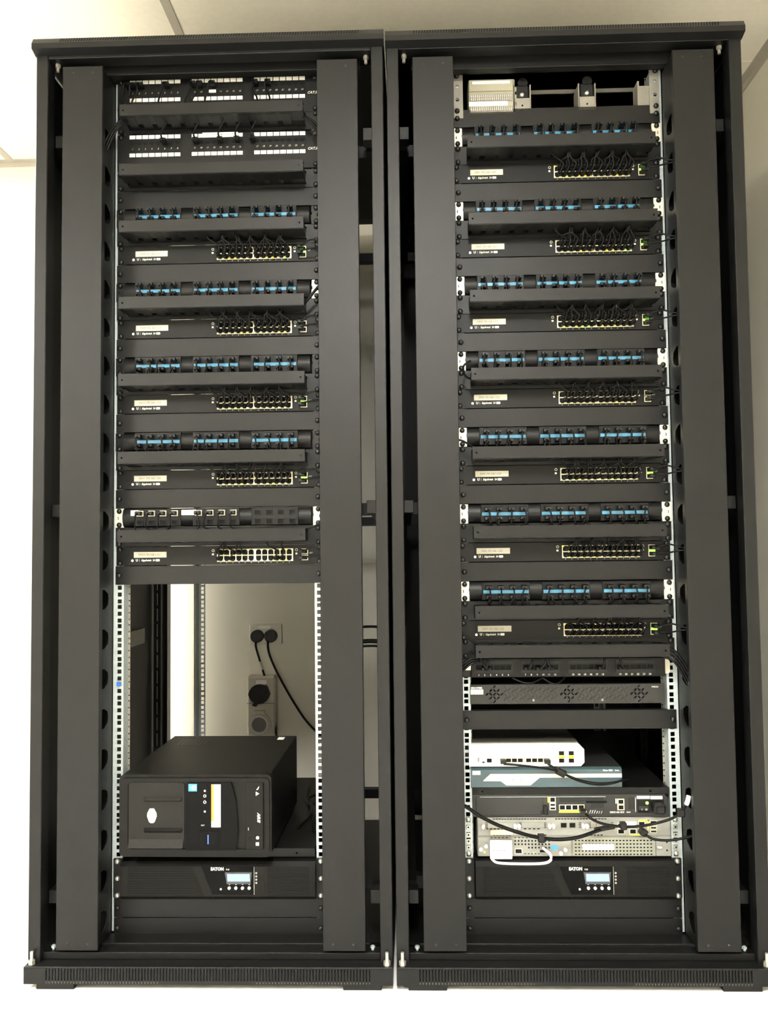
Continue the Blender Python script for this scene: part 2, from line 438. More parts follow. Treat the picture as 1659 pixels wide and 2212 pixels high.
    # bolts at the bottom corners and header
    for s in (-1, 1):
        b = part('bolt', MB().cyl((s * .384, -.108), .0035, .0512, .078, 'z', 10).cyl((s * .384, -.108), .0075, .0512, .060, 'z', 6), M_zinc, r)
        part('bolt', MB().cyl((s * .352, -.070), .0030, .066, .076, 'z', 10).cyl((s * .352, -.070), .0055, .070, .074, 'z', 6), M_galv, r)
        part('bolt', MB().cyl((s * .357, -.075), .0035, 2.050, 2.068, 'z', 10).cyl((s * .357, -.075), .006, 2.060, 2.068, 'z', 6), M_aged, r)
    return r
for sd in ('left', 'right'): make_rack(sd)

# ------------------------------------------------------------------ shared small meshes
ME_screw = MB().dome((0, 0), .0060, 0, .0065).mesh('screw', M_screw, True)
ME_chrome = MB().dome((0, 0), .0058, 0, .0060).mesh('screw', M_zinc, True)
def screws(parent, zs, y=-.0042, me=None, x=.2326, xs=(-1, 1)):
    for s in xs:
        for z in zs: link('screw', me or ME_screw, parent, (s * x, y, z))

# ------------------------------------------------------------------ blanking panels
def blank_proto():
    t = thing('blanking_panel', '', 'blanking panel')
    part('face', MB().box(-.2413, .2413, -.0040, -.0022, .0008, .0436, .0006).box(-.2225, .2225, -.0025, .012, .0424, .0436).box(-.2225, .2225, -.0025, .012, .0008, .0020), M_blk, t)
    screws(t, (.0222,))
    return t
BL = blank_proto(); bused = []
def blank(side, u, label):
    loc = (RX[side], 0, U(u)); g = 'blanking panels in the racks'
    if not bused: BL.location = loc; BL['label'] = label; BL['group'] = g; bused.append(1); return BL
    return dup(BL, loc, label, g)

# ------------------------------------------------------------------ cable managers
def manager_proto():
    t = thing('cable_manager', '', 'cable manager')
    part('back_plate', MB().box(-.2413, .2413, -.0040, -.0022, .0004, .0441, .0004), M_blk, t)
    fing = MB()
    x = -.205
    while x < .19:
        fing.box(x, x + .021, -.064, -.004, .0352, .0366); fing.box(x, x + .021, -.064, -.004, .0080, .0094)
        x += .033
    fing.box(-.212, .210, -.014, -.004, .0352, .0366); fing.box(-.212, .210, -.014, -.004, .0080, .0094)
    part('duct_finger', fing, M_dark, t, kind='stuff')
    part('cover', plate(rect(-.2145, .2105, .0098, .0350), [circ(-.2055, .022, .0021), circ(.2015, .022, .0021)], -.0710, -.0695, M_blk), None, t, label='flat black snap-on front cover')
    part('cover_lip', MB().box(-.2145, .2105, -.0695, -.050, .0350, .0362).box(-.2145, .2105, -.0695, -.030, .0086, .0098).box(-.2145, .2105, -.0712, -.0695, .0346, .0362), M_blk, t)
    part('end_plate', MB().box(-.212, -.2105, -.066, -.004, .0096, .0350), M_blk2, t)
    part('end_plate', MB().box(.2065, .208, -.066, -.004, .0096, .0350), M_blk2, t)
    screws(t, (.0062, .0380))
    return t
MG = manager_proto(); mused = []
def manager(side, u, label, dx=0.0):
    loc = (RX[side] + dx, 0, U(u)); g = 'horizontal cable managers'
    if not mused: MG.location = loc; MG['label'] = label; MG['group'] = g; mused.append(1); return MG
    return dup(MG, loc, label, g)

# ------------------------------------------------------------------ patch panels
PGC = (-.1395, -.0030, .1335)           # centres of the three port groups
PCOL = (-.0402, -.0134, .0134, .0402)
PROW = (.0315, .0105)                   # port row heights in the slot
def port_mesh(w, h, d, ring, m_ring, name='port'):
    mb = MB()
    mb.box(-w / 2, w / 2, -d, 0, h / 2 - ring, h / 2).box(-w / 2, w / 2, -d, 0, -h / 2, -h / 2 + ring)
    mb.box(-w / 2, -w / 2 + ring, -d, 0, -h / 2 + ring, h / 2 - ring).box(w / 2 - ring, w / 2, -d, 0, -h / 2 + ring, h / 2 - ring)
    mb.mi(1).box(-w / 2 + ring, w / 2 - ring, -d * .25, 0, -h / 2 + ring, h / 2 - ring)
    return mb.mesh(name, [m_ring, M_hole])
ME_pport = port_mesh(.0150, .0128, .0022, .0014, M_dark)
ME_pportc = port_mesh(.0150, .0128, .0024, .0016, M_port)
def ear_outline(s, jag=True):
    a, b = .2215, .2425
    pts = [(a, .0005), (b, .0005), (b, .0436), (a, .0436), (a - .0006, .030), (a + .0016, .028), (a + .0016, .0225), (a - .0008, .0215), (a - .0012, .012), (a - .0004, .006)]
    return [(s * x, z) for x, z in pts]
def patch_proto(kind):
    t = thing('patch_bay', '', 'patch panel')
    prof = [(-.003, .0012)] + [(-.005 - .0100 * math.sin(PI * k / 20) ** .7, .0013 + .0420 * k / 20) for k in range(1, 20)] + [(-.003, .0433), (.02, .0433), (.02, .0012)]
    part('panel_face', MB().prism(prof, -.2222, .2172, 'x'), M_blk, t)
    for gi, gc in enumerate(PGC):
        blk = part('port_block', MB().box(gc - .0545, gc + .0545, -.0158, -.003, .0022, .0424, .0008), M_blk2, t)
        for r_ in (0, 1):
            for c in PCOL:
                me = ME_pportc if (kind == 'white' and gi < 2 and r_ == 0) else ME_pport
                link('port', me, blk, (gc + c, -.0158, PROW[r_]))
        if kind == 'blue':
            part('label_strip', MB().box(gc - .0515, gc + .0515, -.0172, -.0158, .0170, .0246, .0003), M_blue, blk)
    if kind == 'white':
        part('label_strip', MB().box(-.202, -.184, -.0172, -.0140, .0268, .0392), M_white, t)
        part('label_strip', MB().box(-.083, -.050, -.0185, -.0140, .0268, .0392), M_white, t)
        part('strip_plate', MB().box(.081, .186, -.0168, -.0158, .0175, .0235), M_blk, t)
    return t
PP = {}
def patch(side, u, label, kind='blue', ears=('cream', 'cream')):
    loc = (RX[side], 0, U(u)); g = 'patch panels with blue label strips' if kind == 'blue' else None
    if kind not in PP: t = PP[kind] = patch_proto(kind); t.location = loc; t['label'] = label
    else: t = dup(PP[kind], loc, label)
    for c in list(t.children):
        if c.name.startswith(('ear', 'screw')):
            for q in list(c.children): bpy.data.objects.remove(q)
            bpy.data.objects.remove(c)
    if g: t['group'] = g
    for s, e in zip((-1, 1), ears):
        m = M_cream if e == 'cream' else M_blk
        part('ear', EAR[(s, e)], None, t, label='ivory metal mounting ear' if e == 'cream' else None)
    screws(t, (.0062, .0380))
    return t
EAR = {(s, e): plate(ear_outline(s), [rect(min(s * .2345, s * .2365), max(s * .2345, s * .2365), .0185, .0255)], -.0042, -.0020, M_cream if e == 'cream' else M_blk) for s in (-1, 1) for e in ('cream', 'black')}

# ------------------------------------------------------------------ network switches
SWC = [(-.0040 + .0072 + .01425 * i) if i < 6 else (.0845 + .0072 + .01425 * (i - 6)) for i in range(12)]
SWR = (.0290, .0145)
ME_sport = port_mesh(.01425, .0145, .0020, .0012, M_port)
def sport2():
    mb = MB(); w, h, d = .01425, .0145, .0022
    mb.box(-w / 2, w / 2, -d, 0, h / 2 - .0011, h / 2).box(-w / 2, w / 2, -d, 0, -h / 2, -h / 2 + .0011)
    mb.box(-w / 2, -w / 2 + .0011, -d, 0, -h / 2, h / 2).box(w / 2 - .0011, w / 2, -d, 0, -h / 2, h / 2)
    for s in (-1, 1): mb.prism([(s * w / 2, h / 2 - .0009), (s * (w / 2 - .0042), h / 2 - .0009), (s * (w / 2 - .0014), h / 2 - .0046), (s * w / 2, h / 2 - .0046)], -d, 0)
    mb.mi(1).box(-w / 2 + .0011, w / 2 - .0011, -d * .2, 0, -h / 2 + .0011, h / 2 - .0011)
    return mb.mesh('port', [M_port, M_hole])
ME_sport = sport2()
ME_sfp = port_mesh(.0150, .0122, .0026, .0013, M_port)
ME_leds = {c: MB().dome((0, 0), .0021, 0, .0030, 8).mesh('status_led', m) for c, m in (('a', M_amber), ('g', M_green), ('w', M_wled))}
def switch_proto():
    t = thing('network_switch', '', 'network switch')
    part('chassis', MB().box(-.2205, .2205, -.0022, .23, .0004, .0441), M_sw, t)
    part('front_panel', MB().box(-.2413, .2413, -.0044, -.0022, .0006, .0438, .0005), M_sw, t)
    for i, x in enumerate(SWC):
        link('port', ME_sport, t, (x, -.0044, SWR[0])); o = link('port', ME_sport, t, (x, -.0044, SWR[1])); o.rotation_euler = (0, PI, 0)
    part('port_surround', MB().box(-.0048, -.0040, -.0072, -.0044, .0070, .0365).box(.0817, .0845, -.0072, -.0044, .0070, .0365).box(.1704, .1718, -.0072, -.0044, .0070, .0365), M_port, t)
    for z in (.0295, .0150): link('fibre_port', ME_sfp, t, (.1990, -.0044, z))
    # print
    link('status_led', MB().dome((0, 0), .0027, 0, .0012, 12).mesh('status_led', M_wled), t, (-.2035, -.0044, .0118))
    text('U', -.1955, .0124, .0075, M_print, t, -.0046, bold=.00025, name='logo')
    part('divider_mark', MB().box(-.1868, -.1864, -.0046, -.0044, .0095, .0150), M_print, t)
    text('EdgeSwitch', -.1825, .0122, .0062, M_print, t, -.0046, shear=.25, sx=.82, bold=.0001)
    text('24', -.1558, .0122, .0062, M_print, t, -.0046, sx=.85, bold=.0001)
    part('badge', plate(rrect(-.1488, -.1395, .0098, .0148, .0012), [], -.0046, -.0044, M_print), None, t)
    text('250W', -.1479, .0123, .0036, M_ink, t, -.00475, sx=.85)
    ring = plate(circ(-.0145, .0330, .0031, 14), [circ(-.0145, .0330, .0022, 14)], -.0046, -.0044, M_print); part('icon', ring, None, t)
    part('icon', MB().box(-.0172, -.0128, -.0046, -.0044, .0225, .0265), M_print, t)
    part('icon', plate(circ(.1795, .0330, .0031, 14), [circ(.1795, .0330, .0022, 14)], -.0046, -.0044, M_print), None, t)
    part('icon', MB().box(.1772, .1815, -.0046, -.0044, .0225, .0262), M_print, t)
    text('ALT', .2095, .0255, .0042, M_print, t, -.0046)
    for i, x in enumerate(SWC): part('port_mark', MB().box(x - .0007, x + .0007, -.0046, -.0044, .0040, .0051), M_print, t)
    screws(t, (.0062, .0380))
    return t
SW = switch_proto(); sused = []
def switch(side, u, label, sticker, leds, dx=0.0, slx=0.0):
    loc = (RX[side] + dx, 0, U(u)); g = '24-port network switches'
    if not sused: t = SW; t.location = loc; t['label'] = label
    else: t = dup(SW, loc, label)
    if sused:
        for c in list(t.children):
            if c.name.startswith(('label_sticker', 'link_led')):
                for q in list(c.children): bpy.data.objects.remove(q)
                bpy.data.objects.remove(c)
    sused.append(1)
    t['group'] = g
    st = part('label_sticker', MB().box(-.2000 + slx, -.1235 + slx, -.0052, -.0044, .0185, .0318), M_sticker, t, label='cream paper sticker')
    text(sticker, -.1895 + slx, .0250, .0072, M_ink, st, -.0053, sx=.86)
    for (i, r_, c) in leds:
        if i < 12: link('link_led', ME_leds[c], t, (SWC[i] - .0062, -.0064, SWR[0] + .0050 if r_ == 0 else SWR[1] - .0050))
        else: part('link_led', MB().box(.1915, .2065, -.0078, -.0070, .0198, .0244, .0008), M_green, t)
    return t

# ------------------------------------------------------------------ patch cables
def plug_mesh():
    mb = MB()
    mb.box(-.0058, .0058, -.0105, .0010, -.0040, .0040, .0006)
    mb.prism([(-.0105, -.0046), (-.0105, .0046), (-.017, .0044), (-.022, .0026), (-.0225, -.0034), (-.017, -.0048)], -.0062, .0062, 'x')
    return mb.mesh('plug', M_dark)
ME_plug = plug_mesh()
def splug_mesh():
    mb = MB()
    mb.box(-.0053, .0053, -.0085, .0010, -.0040, .0040, .0006)
    mb.cyl((0, 0), .0050, -.0085, -.0165, 'y', 12).cyl((0, 0), .0042, -.0165, -.0210, 'y', 12)
    return mb.mesh('plug', M_cable, True)
ME_splug = splug_mesh()
def patch_cable(side, up, us, pp, sp, label, group, rng):
    """up/us: slot of patch panel and of switch; pp=(x,row) ; sp=(x,row)"""
    X = RX[side]
    t = thing('patch_cable', label, 'patch cable', (X, 0, U(up)), group)
    zp = PROW[pp[1]]
    link('plug', ME_plug, t, (pp[0], -.0170, zp))
    dz = U(us) - U(up)
    zs = dz + SWR[sp[1]]
    link('plug', ME_splug, t, (sp[0], -.0062, zs))
    j = lambda a: rng.uniform(-a, a)
    zm = dz / 2
    yb = -.0400 + j(.004)
    sxn = j(.006)
    gap = lambda x: -.178 + .033 * round((x + .178) / .033)
    pts = [(pp[0], -.036, zp - .0005), (pp[0] + sxn * .4, -.0465, zp - .004), (pp[0] + sxn, -.0480, zp - .013), (pp[0] + sxn * 1.3, -.0450, min(zp - .022, -.002) if pp[1] == 0 else -.006)]
    x1, x2 = gap(pp[0] + sxn) + j(.003), gap(sp[0] + j(.004)) + j(.004)
    pts += [(x1, yb, zm + .034), (x1 * .93 + x2 * .07, yb, zm + .024 + j(.003)), (x1 * .65 + x2 * .35, yb, zm + .018 + j(.005)), (x1 * .3 + x2 * .7, yb, zm + .018 + j(.005)), (x2, yb, zm + .016),
            (x2, yb - .002, zm + .0040), (x2 * .55 + sp[0] * .45, -.0390, dz + .0400), (sp[0] + j(.003) + (.0062 if sp[1] else 0), -.0330, zs + (.0085 if sp[1] == 0 else .0165)), (sp[0] + (.0030 if sp[1] else 0), -.0300, zs + (.003 if sp[1] == 0 else .005)), (sp[0], -.0255, zs)]
    part('cable', MB().tube(pts, .0019, 6, 3), M_cable, t, smooth=True)
    return t

# ------------------------------------------------------------------ fill the racks
NAMES = {'left': [('SW8', '192.168.1.227', 34), ('SW9', '192.168.1.228', 30), ('SW10', '192.168.1.229', 26), ('SW11', '192.168.1.230', 22), ('SW12', '192.168.1.231', 18)],
         'right': [('SW1', '192.168.1.220', 38), ('SW2', '192.168.1.221', 34), ('SW3', '192.168.1.222', 30), ('SW4', '192.168.1.223', 26), ('SW5', '192.168.1.224', 22), ('SW6', '192.168.1.225', 18), ('SW7', '192.168.1.226', 14)]}
LEDS = {'SW8': [(2, 1, 'a'), (2, 1, 'a'), (3, 1, 'a'), (6, 0, 'a'), (8, 0, 'a'), (10, 0, 'a'), (8, 1, 'a'), (9, 1, 'a'), (11, 1, 'g'), (12, 0, 'g')],
        'SW9': [(3, 0, 'a'), (4, 1, 'a'), (5, 1, 'a'), (8, 0, 'a'), (7, 1, 'g'), (11, 1, 'a'), (10, 1, 'a')],
        'SW10': [(3, 1, 'a'), (12, 0, 'g')], 'SW11': [(4, 1, 'a'), (8, 0, 'a'), (8, 1, 'a'), (9, 1, 'a'), (12, 0, 'g')],
        'SW12': [(1, 0, 'a'), (2, 1, 'a'), (9, 1, 'a'), (10, 1, 'g'), (11, 1, 'a'), (11, 0, 'a')],
        'SW1': [(0, 0, 'a'), (2, 1, 'g'), (4, 1, 'a'), (5, 1, 'a'), (7, 0, 'a'), (10, 1, 'a'), (12, 0, 'g')],
        'SW2': [(4, 1, 'a'), (8, 1, 'a'), (9, 1, 'a'), (11, 1, 'g'), (12, 0, 'g')],
        'SW3': [(3, 1, 'a'), (4, 1, 'g'), (5, 1, 'g'), (7, 1, 'a'), (9, 1, 'a'), (1, 1, 'a'), (12, 0, 'g')],
        'SW4': [(6, 0, 'a'), (9, 1, 'a')], 'SW5': [(3, 1, 'a'), (8, 1, 'g'), (10, 0, 'a'), (12, 0, 'g')],
        'SW6': [(0, 0, 'a'), (1, 1, 'a'), (3, 1, 'a'), (5, 1, 'a'), (8, 1, 'a'), (12, 0, 'g')],
        'SW7': [(0, 0, 'a'), (3, 1, 'a'), (5, 0, 'a'), (9, 1, 'a'), (12, 0, 'g')]}
EARS = {'SW8': ('black', 'black'), 'SW9': ('black', 'cream'), 'SW10': ('black', 'black'), 'SW11': ('black', 'black'), 'SW12': ('cream', 'cream')}
for side in ('left', 'right'):
    for nm, ip, ut in NAMES[side]:
        kind = 'white' if nm == 'SW12' else 'blue'
        blank(side, ut, 'black blanking panel just above the patch panel of switch %s, %s rack' % (nm, side)) if not (side == 'left' and False) else None
        patch(side, ut - 1, ('black patch panel with blue label strips, second row above switch %s' % nm) if kind == 'blue' else 'black patch panel with white labels and free ports, above switch SW12', kind, EARS.get(nm, ('cream', 'cream')))
        manager(side, ut - 2, 'black cable manager cover directly above switch %s in the %s rack' % (nm, side))
        switch(side, ut - 3, 'black 24-port network switch with cream sticker %s in the %s rack' % (nm, side), nm + ' ' + ip, LEDS[nm],
               dx=0.002 if side == 'left' else -0.004, slx={'SW9': .003, 'SW8': .0015, 'SW7': 0.0}.get(nm, 0.0))
        rng = random.Random(nm)
        if kind == 'blue':
            pl = [(PGC[g] + PCOL[c], r_) for r_ in (0, 1) for g in range(3) for c in range(4)]
            sl = [(x, 0) for x in SWC] + [(x, 1) for x in SWC]
            order = sorted(range(24), key=lambda i: pl[i][0] + rng.uniform(-.05, .05))
            so = sorted(range(24), key=lambda i: sl[i][0])
        else:
            pl = [(PGC[g] + PCOL[c], 0) for g in (0, 1) for c in range(4)]
            sl = [(SWC[i], 0) for i in (0, 1, 3, 4)] + [(SWC[i], 1) for i in (0, 2, 9, 10)]
            order = list(range(8)); so = list(range(8))
        ORD = ['first', 'second', 'third', 'fourth', 'fifth', 'sixth', 'seventh', 'eighth', 'ninth', 'tenth', 'eleventh', 'last']
        for a, b in zip(order, so):
            patch_cable(side, ut - 1, ut - 3, pl[a], sl[b], 'black patch cable in the %s %s port from the left above switch %s' % (ORD[a % 12], 'lower' if pl[a][1] else 'upper', nm), 'patch cables of switch %s' % nm, rng)
blank('left', 14, 'lowest black blanking panel of the left rack stack, above the open bay')

# ------------------------------------------------------------------ top-left CAT.5e panels
def cat_panel(zc_up, zc_lo, znum, zbot, ztop, label, extra):
    t = thing('patch_bay', label, 'patch panel', (RX['left'], 0, zbot))
    part('panel_face', MB().box(-.2413, .2413, -.0055, -.003, 0, ztop - zbot, .0006), M_blk2, t)
    for g in range(3):
        x0 = -.2125 + g * .1491
        blk = part('port_block', MB().box(x0 - .003, x0 + .1255, -.0062, -.0055, zc_lo - zbot + .006, zc_up - zbot - .006), M_sw, t)
        for i in range(8):
            xc = x0 + .0078 + i * .01545
            k = g * 8 + i + 1
            part('label_tile', MB().box(xc - .0067, xc + .0067, -.0066, -.0055, zc_up - zbot - .0044, zc_up - zbot + .0044), M_white, t)
            part('label_tile', MB().box(xc - .0067, xc + .0067, -.0066, -.0055, zc_lo - zbot - .0044, zc_lo - zbot + .0044), M_white, t)
            link('port', ME_catport, blk, (xc, -.0062, znum - zbot + .0130))
            text(str(k), xc, znum - zbot, .0056, M_iso, t, -.0065, align='CENTER', shear=.3)
    text('CAT.5e', .2135, znum - zbot - .008, .0085, M_print, t, -.0058, shear=.4, bold=.0001)
    screws(t, (.0075, ztop - zbot - .0075), y=-.0055)
    return t
def catport():
    mb = MB()
    mb.prism([(-.0058, .0046), (.0058, .0046), (.0058, -.001), (.0034, -.001), (.0034, -.0032), (-.0034, -.0032), (-.0034, -.001), (-.0058, -.001)], -.0003, 0, 'y')
    return mb.mesh('port', M_hole)
ME_catport = catport()
cat_panel(1.9258, 1.8820, 1.8965, U(36.05), U(38.08), 'lower black panel with two rows of white label tiles, top of left rack', 0)
cat_panel(2.0600, 2.0163, 2.0326, U(39.10), U(41.1), 'uppermost black panel with two rows of white label tiles, top of left rack', 1)
m1 = manager('left', 35.0, 'second cable manager cover from the top of the left rack')
m2 = manager('left', 38.15, 'topmost cable manager cover of the left rack')
blk_lab = part('label_tile', MB().box(-.0365, .0485, -.0095, -.0070, -.0058, .0058, .0003), M_white, None, (0, 0, 0)); 
for o_ in [blk_lab]:
    o_.parent = [o for o in COL.objects if o.get('label', '').startswith('lower black panel with two')][0]
    o_.location = (0, 0, 1.9258 - U(36.05))
text('TO PATCH PANEL  NEXT  USE', -.0340, 1.9258 - U(36.05), .0056, M_ink, o_.parent, -.0098, sx=.80)
for o_ in [o for o in COL.objects if o.get('label', '').startswith('uppermost black panel')]:
    part('label_tile', MB().box(-.0205, -.0040, -.0085, -.0055, -.0035, .0035), M_white, o_, (0, 0, 2.0330 - U(39.10)))
# a few loose patch cables that hang in front of the two label panels
rng = random.Random(3)
def loose(label, pts, r=.0023, plugs=(), group=None, name='patch_cable', cat='patch cable', m=None):
    b = pts[0]
    t = thing(name, label, cat, b, group)
    part('cable', MB().tube([tuple(Vector(p) - Vector(b)) for p in pts], r, 7, 5), m or M_cable, t, smooth=True)
    for (p, rot) in plugs: link('plug', ME_plug, t, tuple(Vector(p) - Vector(b)), rot)
    return t
XLk = RX['left']
for k, x in enumerate((-.212, -.1975, -.182, -.120, -.056, -.040, -.010, .092, .122)):
    zt = 2.046
    loose('thin black patch cable dropping from the uppermost label panel, %s from the left' % ['first', 'second', 'third', 'fourth', 'fifth', 'sixth', 'seventh', 'eighth', 'ninth'][k],
          [(XLk + x, -.026, zt), (XLk + x - .004, -.036, zt - .006), (XLk + x - .008 + .003 * (k % 3), -.036, zt - .028), (XLk + x - .012 * (1 if k < 7 else -.6), -.040, zt - .048), (XLk + x - .014 * (1 if k < 7 else -.6), -.045, zt - .074)],
          .0022, [((XLk + x, -.0065, zt), None)], 'cables of the uppermost label panel')
for k, x in enumerate((-.127, -.050, .0080, .0480, .0850)):
    zt = 1.9100
    loose('thin black patch cable rising from the lower label panel, %s from the left' % ['first', 'second', 'third', 'fourth', 'fifth', 'sixth', 'seventh', 'eighth', 'ninth'][k],
          [(XLk + x, -.026, zt), (XLk + x, -.038, zt + .003), (XLk + x + .002, -.036, zt + .016), (XLk + x + .014, -.040, zt + .034), (XLk + x + .020, -.045, U(38.15) + .016)],
          .0022, [((XLk + x, -.0065, zt), None)], 'cables of the lower label panel')

# ------------------------------------------------------------------ top right: terminal block on a bar
XRk = RX['right']
t = thing('mounting_frame', 'ivory metal 19 inch frame with steel cross bar at the top of the right rack', 'mounting frame', (XRk, 0, 0))
for s in (-1, 1):
    zt0, zt1 = 1.9530, 2.0575
    part('ear', plate([(s * .2185, zt0), (s * .2405, zt0), (s * .2405, zt1 - .006), (s * .2350, zt1), (s * .2185, zt1)], [circ(s * .2315, 2.0300, .0042), circ(s * .2315, 1.9980, .0042)], -.0045, -.0022, M_aged), None, t, label='dull metal mounting ear with round holes')
    screws(t, (1.9700, 2.0545), y=-.0046, xs=(s,))
part('cross_bar', MB().box(-.18, .205, .050, .054, 2.037, 2.046), M_zinc, t)
for i, x in enumerate((-.078, .074)):
    bkt = part('bracket', MB().box(x - .021, x + .019, -.004, -.002, 1.965, 1.9985, .0008).box(x + .017, x + .0195, -.004, .050, 1.965, 2.030).box(x - .0215, x - .019, -.004, .050, 1.965, 2.030), M_aged, t)
    part('bracket_clamp', MB().box(x - .018, x + .016, .0, .03, 1.9985, 2.032, .003).cyl((x + .002, 2.040), .012, .004, .02, 'y', 10), M_dark, t)
    link('screw', ME_chrome, bkt, (x - .001, -.0002, 2.0070)); link('hole', MB().cyl((0, 0), .0022, -.0006, 0, 'y', 10).mesh('hole', M_hole), bkt, (x - .001, -.0041, 1.9800))
part('bracket', MB().box(.196, .222, .0, .003, 1.960, 2.022).box(.192, .196, .0, .04, 1.960, 2.034), M_aged, t)
t = thing('terminal_block', 'ivory krone style terminal block with rows of metal contacts, top right rack', 'terminal block', (XRk - .1500, 0, 1.960))
part('body', MB().box(-.0550, .0540, -.004, .05, 0, .0860, .002), M_krone, t)
part('front_step', MB().box(-.0545, .0500, -.0085, -.004, .0555, .0830, .0015).box(-.0545, .0500, -.0070, -.004, .018, .0300, .001), M_krone, t)
part('top_label', MB().box(-.046, .042, -.0092, -.0085, .0720, .0785), M_white, t)
text('LINE 1 TO EXCHANGE', -.020, .0753, .0048, M_ink, t, -.0094, sx=.8)
part('lower_label', MB().box(-.0545, .036, -.0080, -.0070, .0190, .0300), M_white, t)
text('EXTENSIONS 1 TO 20 ROOM 4', -.036, .0246, .0052, M_ink, t, -.0083, sx=.8)
for rz, dy in ((.0310, 0), (.0060, 0)):
    for i in range(20):
        x = -.049 + i * .0049
        part('contact', MB().box(x - .0012, x + .0012, -.0078, -.004, rz + .002, rz + .0085, .0004).box(x - .0010, x + .0010, -.0065, -.004, rz + .010, rz + .0160), M_zinc, t)
    part('contact_comb', MB().box(-.0515, .0485, -.0050, -.004, rz, rz + .018), M_isodark, t)
for i in range(3): part('side_clip', MB().box(.0540, .0580, -.004, .004, .020 + i * .018, .030 + i * .018, .001), M_krone, t)

# ------------------------------------------------------------------ right rack lower gear
manager('right', 10.05, 'lowest black cable manager cover, under switch SW7 in the right rack', 0.0)
t = thing('patch_bay', 'black numbered 24-port panel in shadow under lowest cable manager, right rack', 'patch panel', (XRk, 0, U(9.08)))
part('panel_face', MB().box(-.2215, .2165, -.012, -.003, .0010, .0432, .0010), M_sw, t)
for g, gx in enumerate((-.2100, -.1045, .0030, .1090)):
    blk = part('port_block', MB().box(gx - .004, gx + .084, -.0135, -.012, .011, .0385), M_dark, t)
    for i in range(6):
        xc = gx + .0060 + i * .0134
        link('port', ME_pport, blk, (xc, -.0135, .0235))
        text(str(g * 6 + i + 1), xc, .0064, .0058, M_print, t, -.0122, align='CENTER')
part('ear', plate([(-.2405, .001), (-.2215, .001), (-.2215, .0430), (-.2405, .0430)], [], -.0042, -.002, M_blk), None, t)
part('ear', plate([(-.2380, .0170), (-.2205, .0170), (-.2205, .0300), (-.2290, .0300)], [], -.0062, -.0044, M_cream), None, t, label='ivory tab on the left ear')
part('ear', plate([(.2160, .0065), (.2255, .0065), (.2290, .0100), (.2290, .0330), (.2220, .0440), (.2150, .0400)], [], -.0052, -.002, M_cream), None, t, label='bent ivory metal ear')
rng = random.Random(11)
for k, (x, dx) in enumerate(((-.192, .010), (-.186, -.02), (-.096, .012), (-.070, .02), (-.045, -.012), (.068, .006), (.114, -.01))):
    b = (XRk + x, -.036, U(9.08) + .0235)
    loose('black patch cable rising from the numbered panel under switch SW7, %s from the left' % ['first', 'second', 'third', 'fourth', 'fifth', 'sixth', 'seventh', 'eighth', 'ninth'][k], [b, (b[0], -.050, b[2] + .002), (b[0] + dx * .5, -.052, b[2] + .012), (b[0] + dx, -.045, b[2] + .038)], .0025, [((b[0], -.0150, b[2]), None)], 'cables of the numbered 24-port panel')
for k, (x0, x1, dz) in enumerate(((-.130, -.060, .010), (-.062, -.010, .012))):
    b = (XRk + x0, -.020, U(9.08) + .001)
    loose(['black cable loop sagging below numbered panel, ports 5 to 9', 'second black cable loop sagging below numbered panel, ports 9 to 14'][k], [b, (XRk + x0 * .7 + x1 * .3, -.03, b[2] - dz * .8), (XRk + (x0 + x1) / 2, -.034, b[2] - dz), (XRk + x0 * .3 + x1 * .7, -.03, b[2] - dz * .8), (XRk + x1, -.020, b[2])], .002)

# fan faced panel
t = thing('fan_panel', 'dark grey power shelf front with three round woven vents', 'power supply', (XRk, 0, U(7.75)))
zc = .0200
def weave_holes(cx_, cz_, R=.0185):
    hs = []; p = .0084
    for i in range(-4, 5):
        for j in range(-4, 5):
            x = (i + .5 * 0) * p; z = j * p
            if math.hypot(x, z) > R - .0015: continue
            d = PI / 4 if (i + j) % 2 == 0 else -PI / 4
            L, w_ = .0040, .0017
            pts = []
            for q in range(8):
                a = 2 * PI * q / 8 + PI / 8
                u, v = math.copysign(1, math.cos(a)) * (L - w_) * (1 if True else 0) + w_ * math.cos(a), w_ * math.sin(a)
                pts.append((cx_ + x + u * math.cos(d) - v * math.sin(d), cz_ + z + u * math.sin(d) + v * math.cos(d)))
            hs.append(pts)
    return hs
hl = []
for c_ in (-.1685, .0000, .1585): hl += weave_holes(c_, zc + .001)
part('front_panel', plate(rrect(-.2240, .2155, -.0010, .0425, .001, 2), hl, -.004, -.0025, M_grey if False else mat('warm_grey_power_panel', (0.016, 0.0157, 0.0148), .45, bump=.1, spec=.2), 'front_panel'), None, t)
part('vent_backing', MB().box(-.222, .213, .012, .014, 0, .042), M_hole, t)
part('chassis', MB().box(-.220, .211, .014, .30, 0, .042), M_sw, t)
emb = MB()
for i in range(-14, 30):
    for j in range(4):
        x = -.030 + i * .0088; z = .0065 + j * .0088 + (.0044 if i % 2 else 0)
        if min(abs(x + .1685), abs(x), abs(x - .1585)) < .022 or x > .135 or x < -.145 or z > .038: continue
        d = 1 if (i + j) % 2 else -1
        emb.add([(x - .003, -.0040, z - d * .003), (x + .003, -.0040, z + d * .003), (x + .0042, -.0040, z + d * .003 - .0018), (x - .0018, -.0040, z - d * .003 - .0018),
                 (x - .0025, -.0046, z - d * .0025 - .0004), (x + .0030, -.0046, z + d * .0030 - .0006)], [(0, 1, 5, 4), (1, 2, 5), (2, 3, 4, 5), (3, 0, 4)])
part('embossed_weave', emb, mat('warm_grey_power_panel', (0.045, 0.044, 0.041), .45), t, kind='stuff')
for x in (-.080, .0755): part('screw', MB().dome((x, .0070), .0030, -.004, .001), M_isodark, t)
